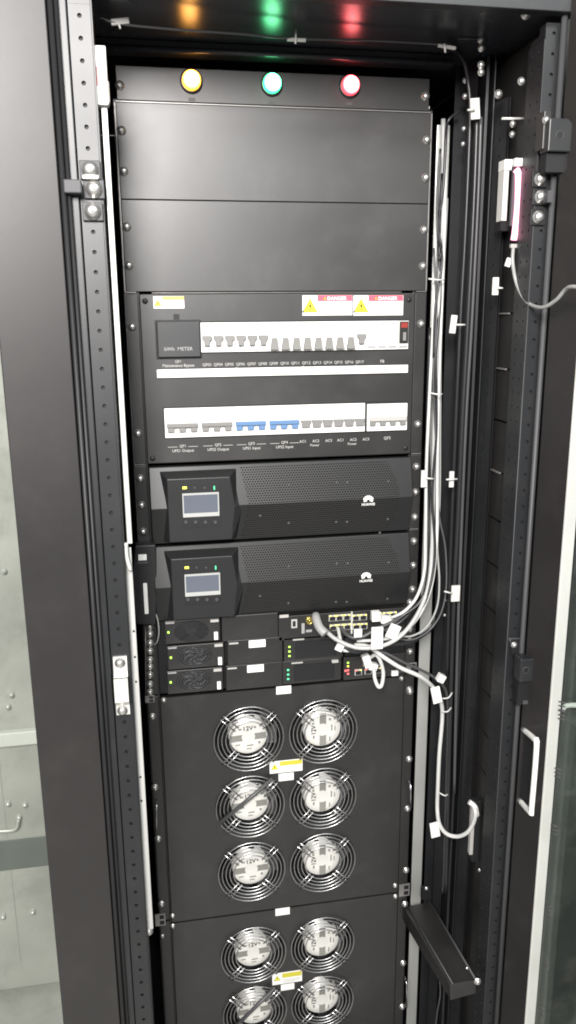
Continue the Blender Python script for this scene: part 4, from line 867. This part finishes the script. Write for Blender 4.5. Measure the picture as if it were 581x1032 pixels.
# pink indicator tube and its driver on the side wall
q = at(519, 205, -.15)
tb = thing('status_lamp', at(519, 243, -.15), 'glowing pink tube lamp fixed inside the right of the cabinet', 'lamp')
MB().tube([at(520, 171, -.15), at(522.5, 176, -.15), at(522, 205, -.15), at(519.5, 232, -.15), at(518, 242, -.15)], .0046, 10, 5).build('tube', 'tube', tb)
bx('cap', 'white', rect(517.5, 160, 526, 168, -.15), -.156, -.147, tb, .0006)
bx('cap', 'greyl', rect(514.5, 246, 524, 250, -.15), -.153, -.147, tb, .0006); bx('lamp_base', 'greyr', rect(514.5, 166, 518.5, 228, -.14), -.145, -.14, tb)
db = thing('lamp_driver', at(507, 225, -.12), 'narrow white plastic driver strip mounted left of the pink lamp', 'driver')
bx('housing', 'offw', rect(505.8, 170, 510.8, 223, -.115), -.12, -.1, db, .0008); bx('cover', 'white', rect(505.5, 162, 514.5, 173, -.11), -.122, -.1, db, .0008)
bx('foot', 'dark', rect(503, 223, 512, 233, -.11), -.116, -.1, db)
# white tag under the lamp
tagbox('cable_tag', (510, 260, 515, 269), -.15, 'paper', 'tiny white tag hanging by the pink lamp cable', 'cable tag', None, tilt=.3)
# socket at the lower right
r = rect(473, 812, 478, 862, -.105)
so = thing('wall_socket', at(480, 865, -.105), 'upright socket strip on the right side wall receiving the long white cable', 'socket')
bx('body', 'rubber', rect(476, 806, 491, 866, -.105), -.11, -.095, so, .001); bx('metal_edge', 'greyl', rect(473.8, 812, 477.2, 860, -.11), -.114, -.105, so, .0006); bx('slot', 'greyl', rect(488.6, 833, 490.2, 857, -.112), -.1125, -.1101, so)
MB().tube([at(473, 808, -.114), at(479, 813, -.118), at(481, 822, -.118)], .0045, 10, 4).build('plug_sleeve', 'white', so)

# ================================================================== BEYOND THE DOORS
nb = thing('pale_cabinet', (-1.1, .45, 0), 'pale grey cabinet front seen through the glass of the left door', 'cabinet')
bx('front', 'pale', (-1.9, -.43, .02, 2.1), .45, .9, nb, .004)
for (va, vb, m, d) in ((738, 752, 'white', .02), (846, 876, 'band', .004)):
    za, zb = at(20, va, .45-d).z, at(20, vb, .45-d).z; bx('front_rail', m, (-1.88, -.44, zb, za), .45-d, .4495, nb, .003)
for x in (14,): bx('panel_seam', 'greyl', (at(x, 900, .45).x-.0015, at(x, 900, .45).x, .1, 2.0), .4485, .4495, nb)
for (u, v) in ((11.5, 701), (8, 713), (8, 811), (25, 812), (19, 824.5), (4, 576), (33, 920), (3, 925), (43, 1020)):
    MB().lathe(at(u, v, .44), [(.006, -.008), (.006, .001), (.0045, .003), (.0003, .004)], 12).build('rivet', 'alu', nb)
MB().tube([at(-5, 838, .43), at(15, 836, .43), at(19, 826, .43)], .004, 8).build('latch_wire', 'alu', nb)
nd = thing('green_grey_cabinet', (1.3, .3, 0), 'dim green grey cabinet side behind the right door glass, glass reflections painted on as mottle', 'cabinet')
bx('side', 'midg', (.46, 1.9, .02, 2.1), .0, .7, nd, .004)
q = at(571, 712, -.01); MB().tube([at(566, 716, -.02), at(572, 711, -.02), at(590, 711, -.02)], .005, 8).build('latch_bar', 'white', nd)

# ================================================================== CAMERA, LIGHT
cam = bpy.data.cameras.new('camera'); co = bpy.data.objects.new('camera', cam); C.objects.link(co)
co.location = CP; co.rotation_euler = CE; cam.sensor_fit = 'VERTICAL'; cam.sensor_height = 36; cam.lens = F*36/1032; cam.clip_end = 60; cam.clip_start = .01
bpy.context.scene.camera = co
w = bpy.data.worlds.new('World'); bpy.context.scene.world = w; w.use_nodes = True
w.node_tree.nodes['Background'].inputs[0].default_value = (.9, .95, 1, 1); w.node_tree.nodes['Background'].inputs[1].default_value = .19
def area(name, loc, tgt, sx, sy, e, col=(1, 1, 1)):
    l = bpy.data.lights.new(name, 'AREA'); l.shape = 'RECTANGLE'; l.size = sx; l.size_y = sy; l.energy = e; l.color = col
    o = bpy.data.objects.new(name, l); C.objects.link(o); o.location = loc; o.rotation_euler = (Vector(tgt)-Vector(loc)).to_track_quat('-Z', 'Y').to_euler()
area('unseen_area_light', (-.62, -2.3, T+.52), (-.25, 0, T-.1), .7, .7, 110, (1, .965, .94))  # added unseen light, angled to brighten left post, door and upper panels
area('unseen_area_light', (.7, -1.9, T+1.1), (.1, -.1, T-.9), 1.3, .4, 25, (.96, 1, .98))  # added unseen soft light, above and behind the camera
s = bpy.context.scene
s.view_settings.view_transform = 'Standard'; s.view_settings.look = 'None'; s.view_settings.exposure = .35; s.view_settings.gamma = 1
s.cycles.filter_width = 1.9
s.cycles.use_denoising = True
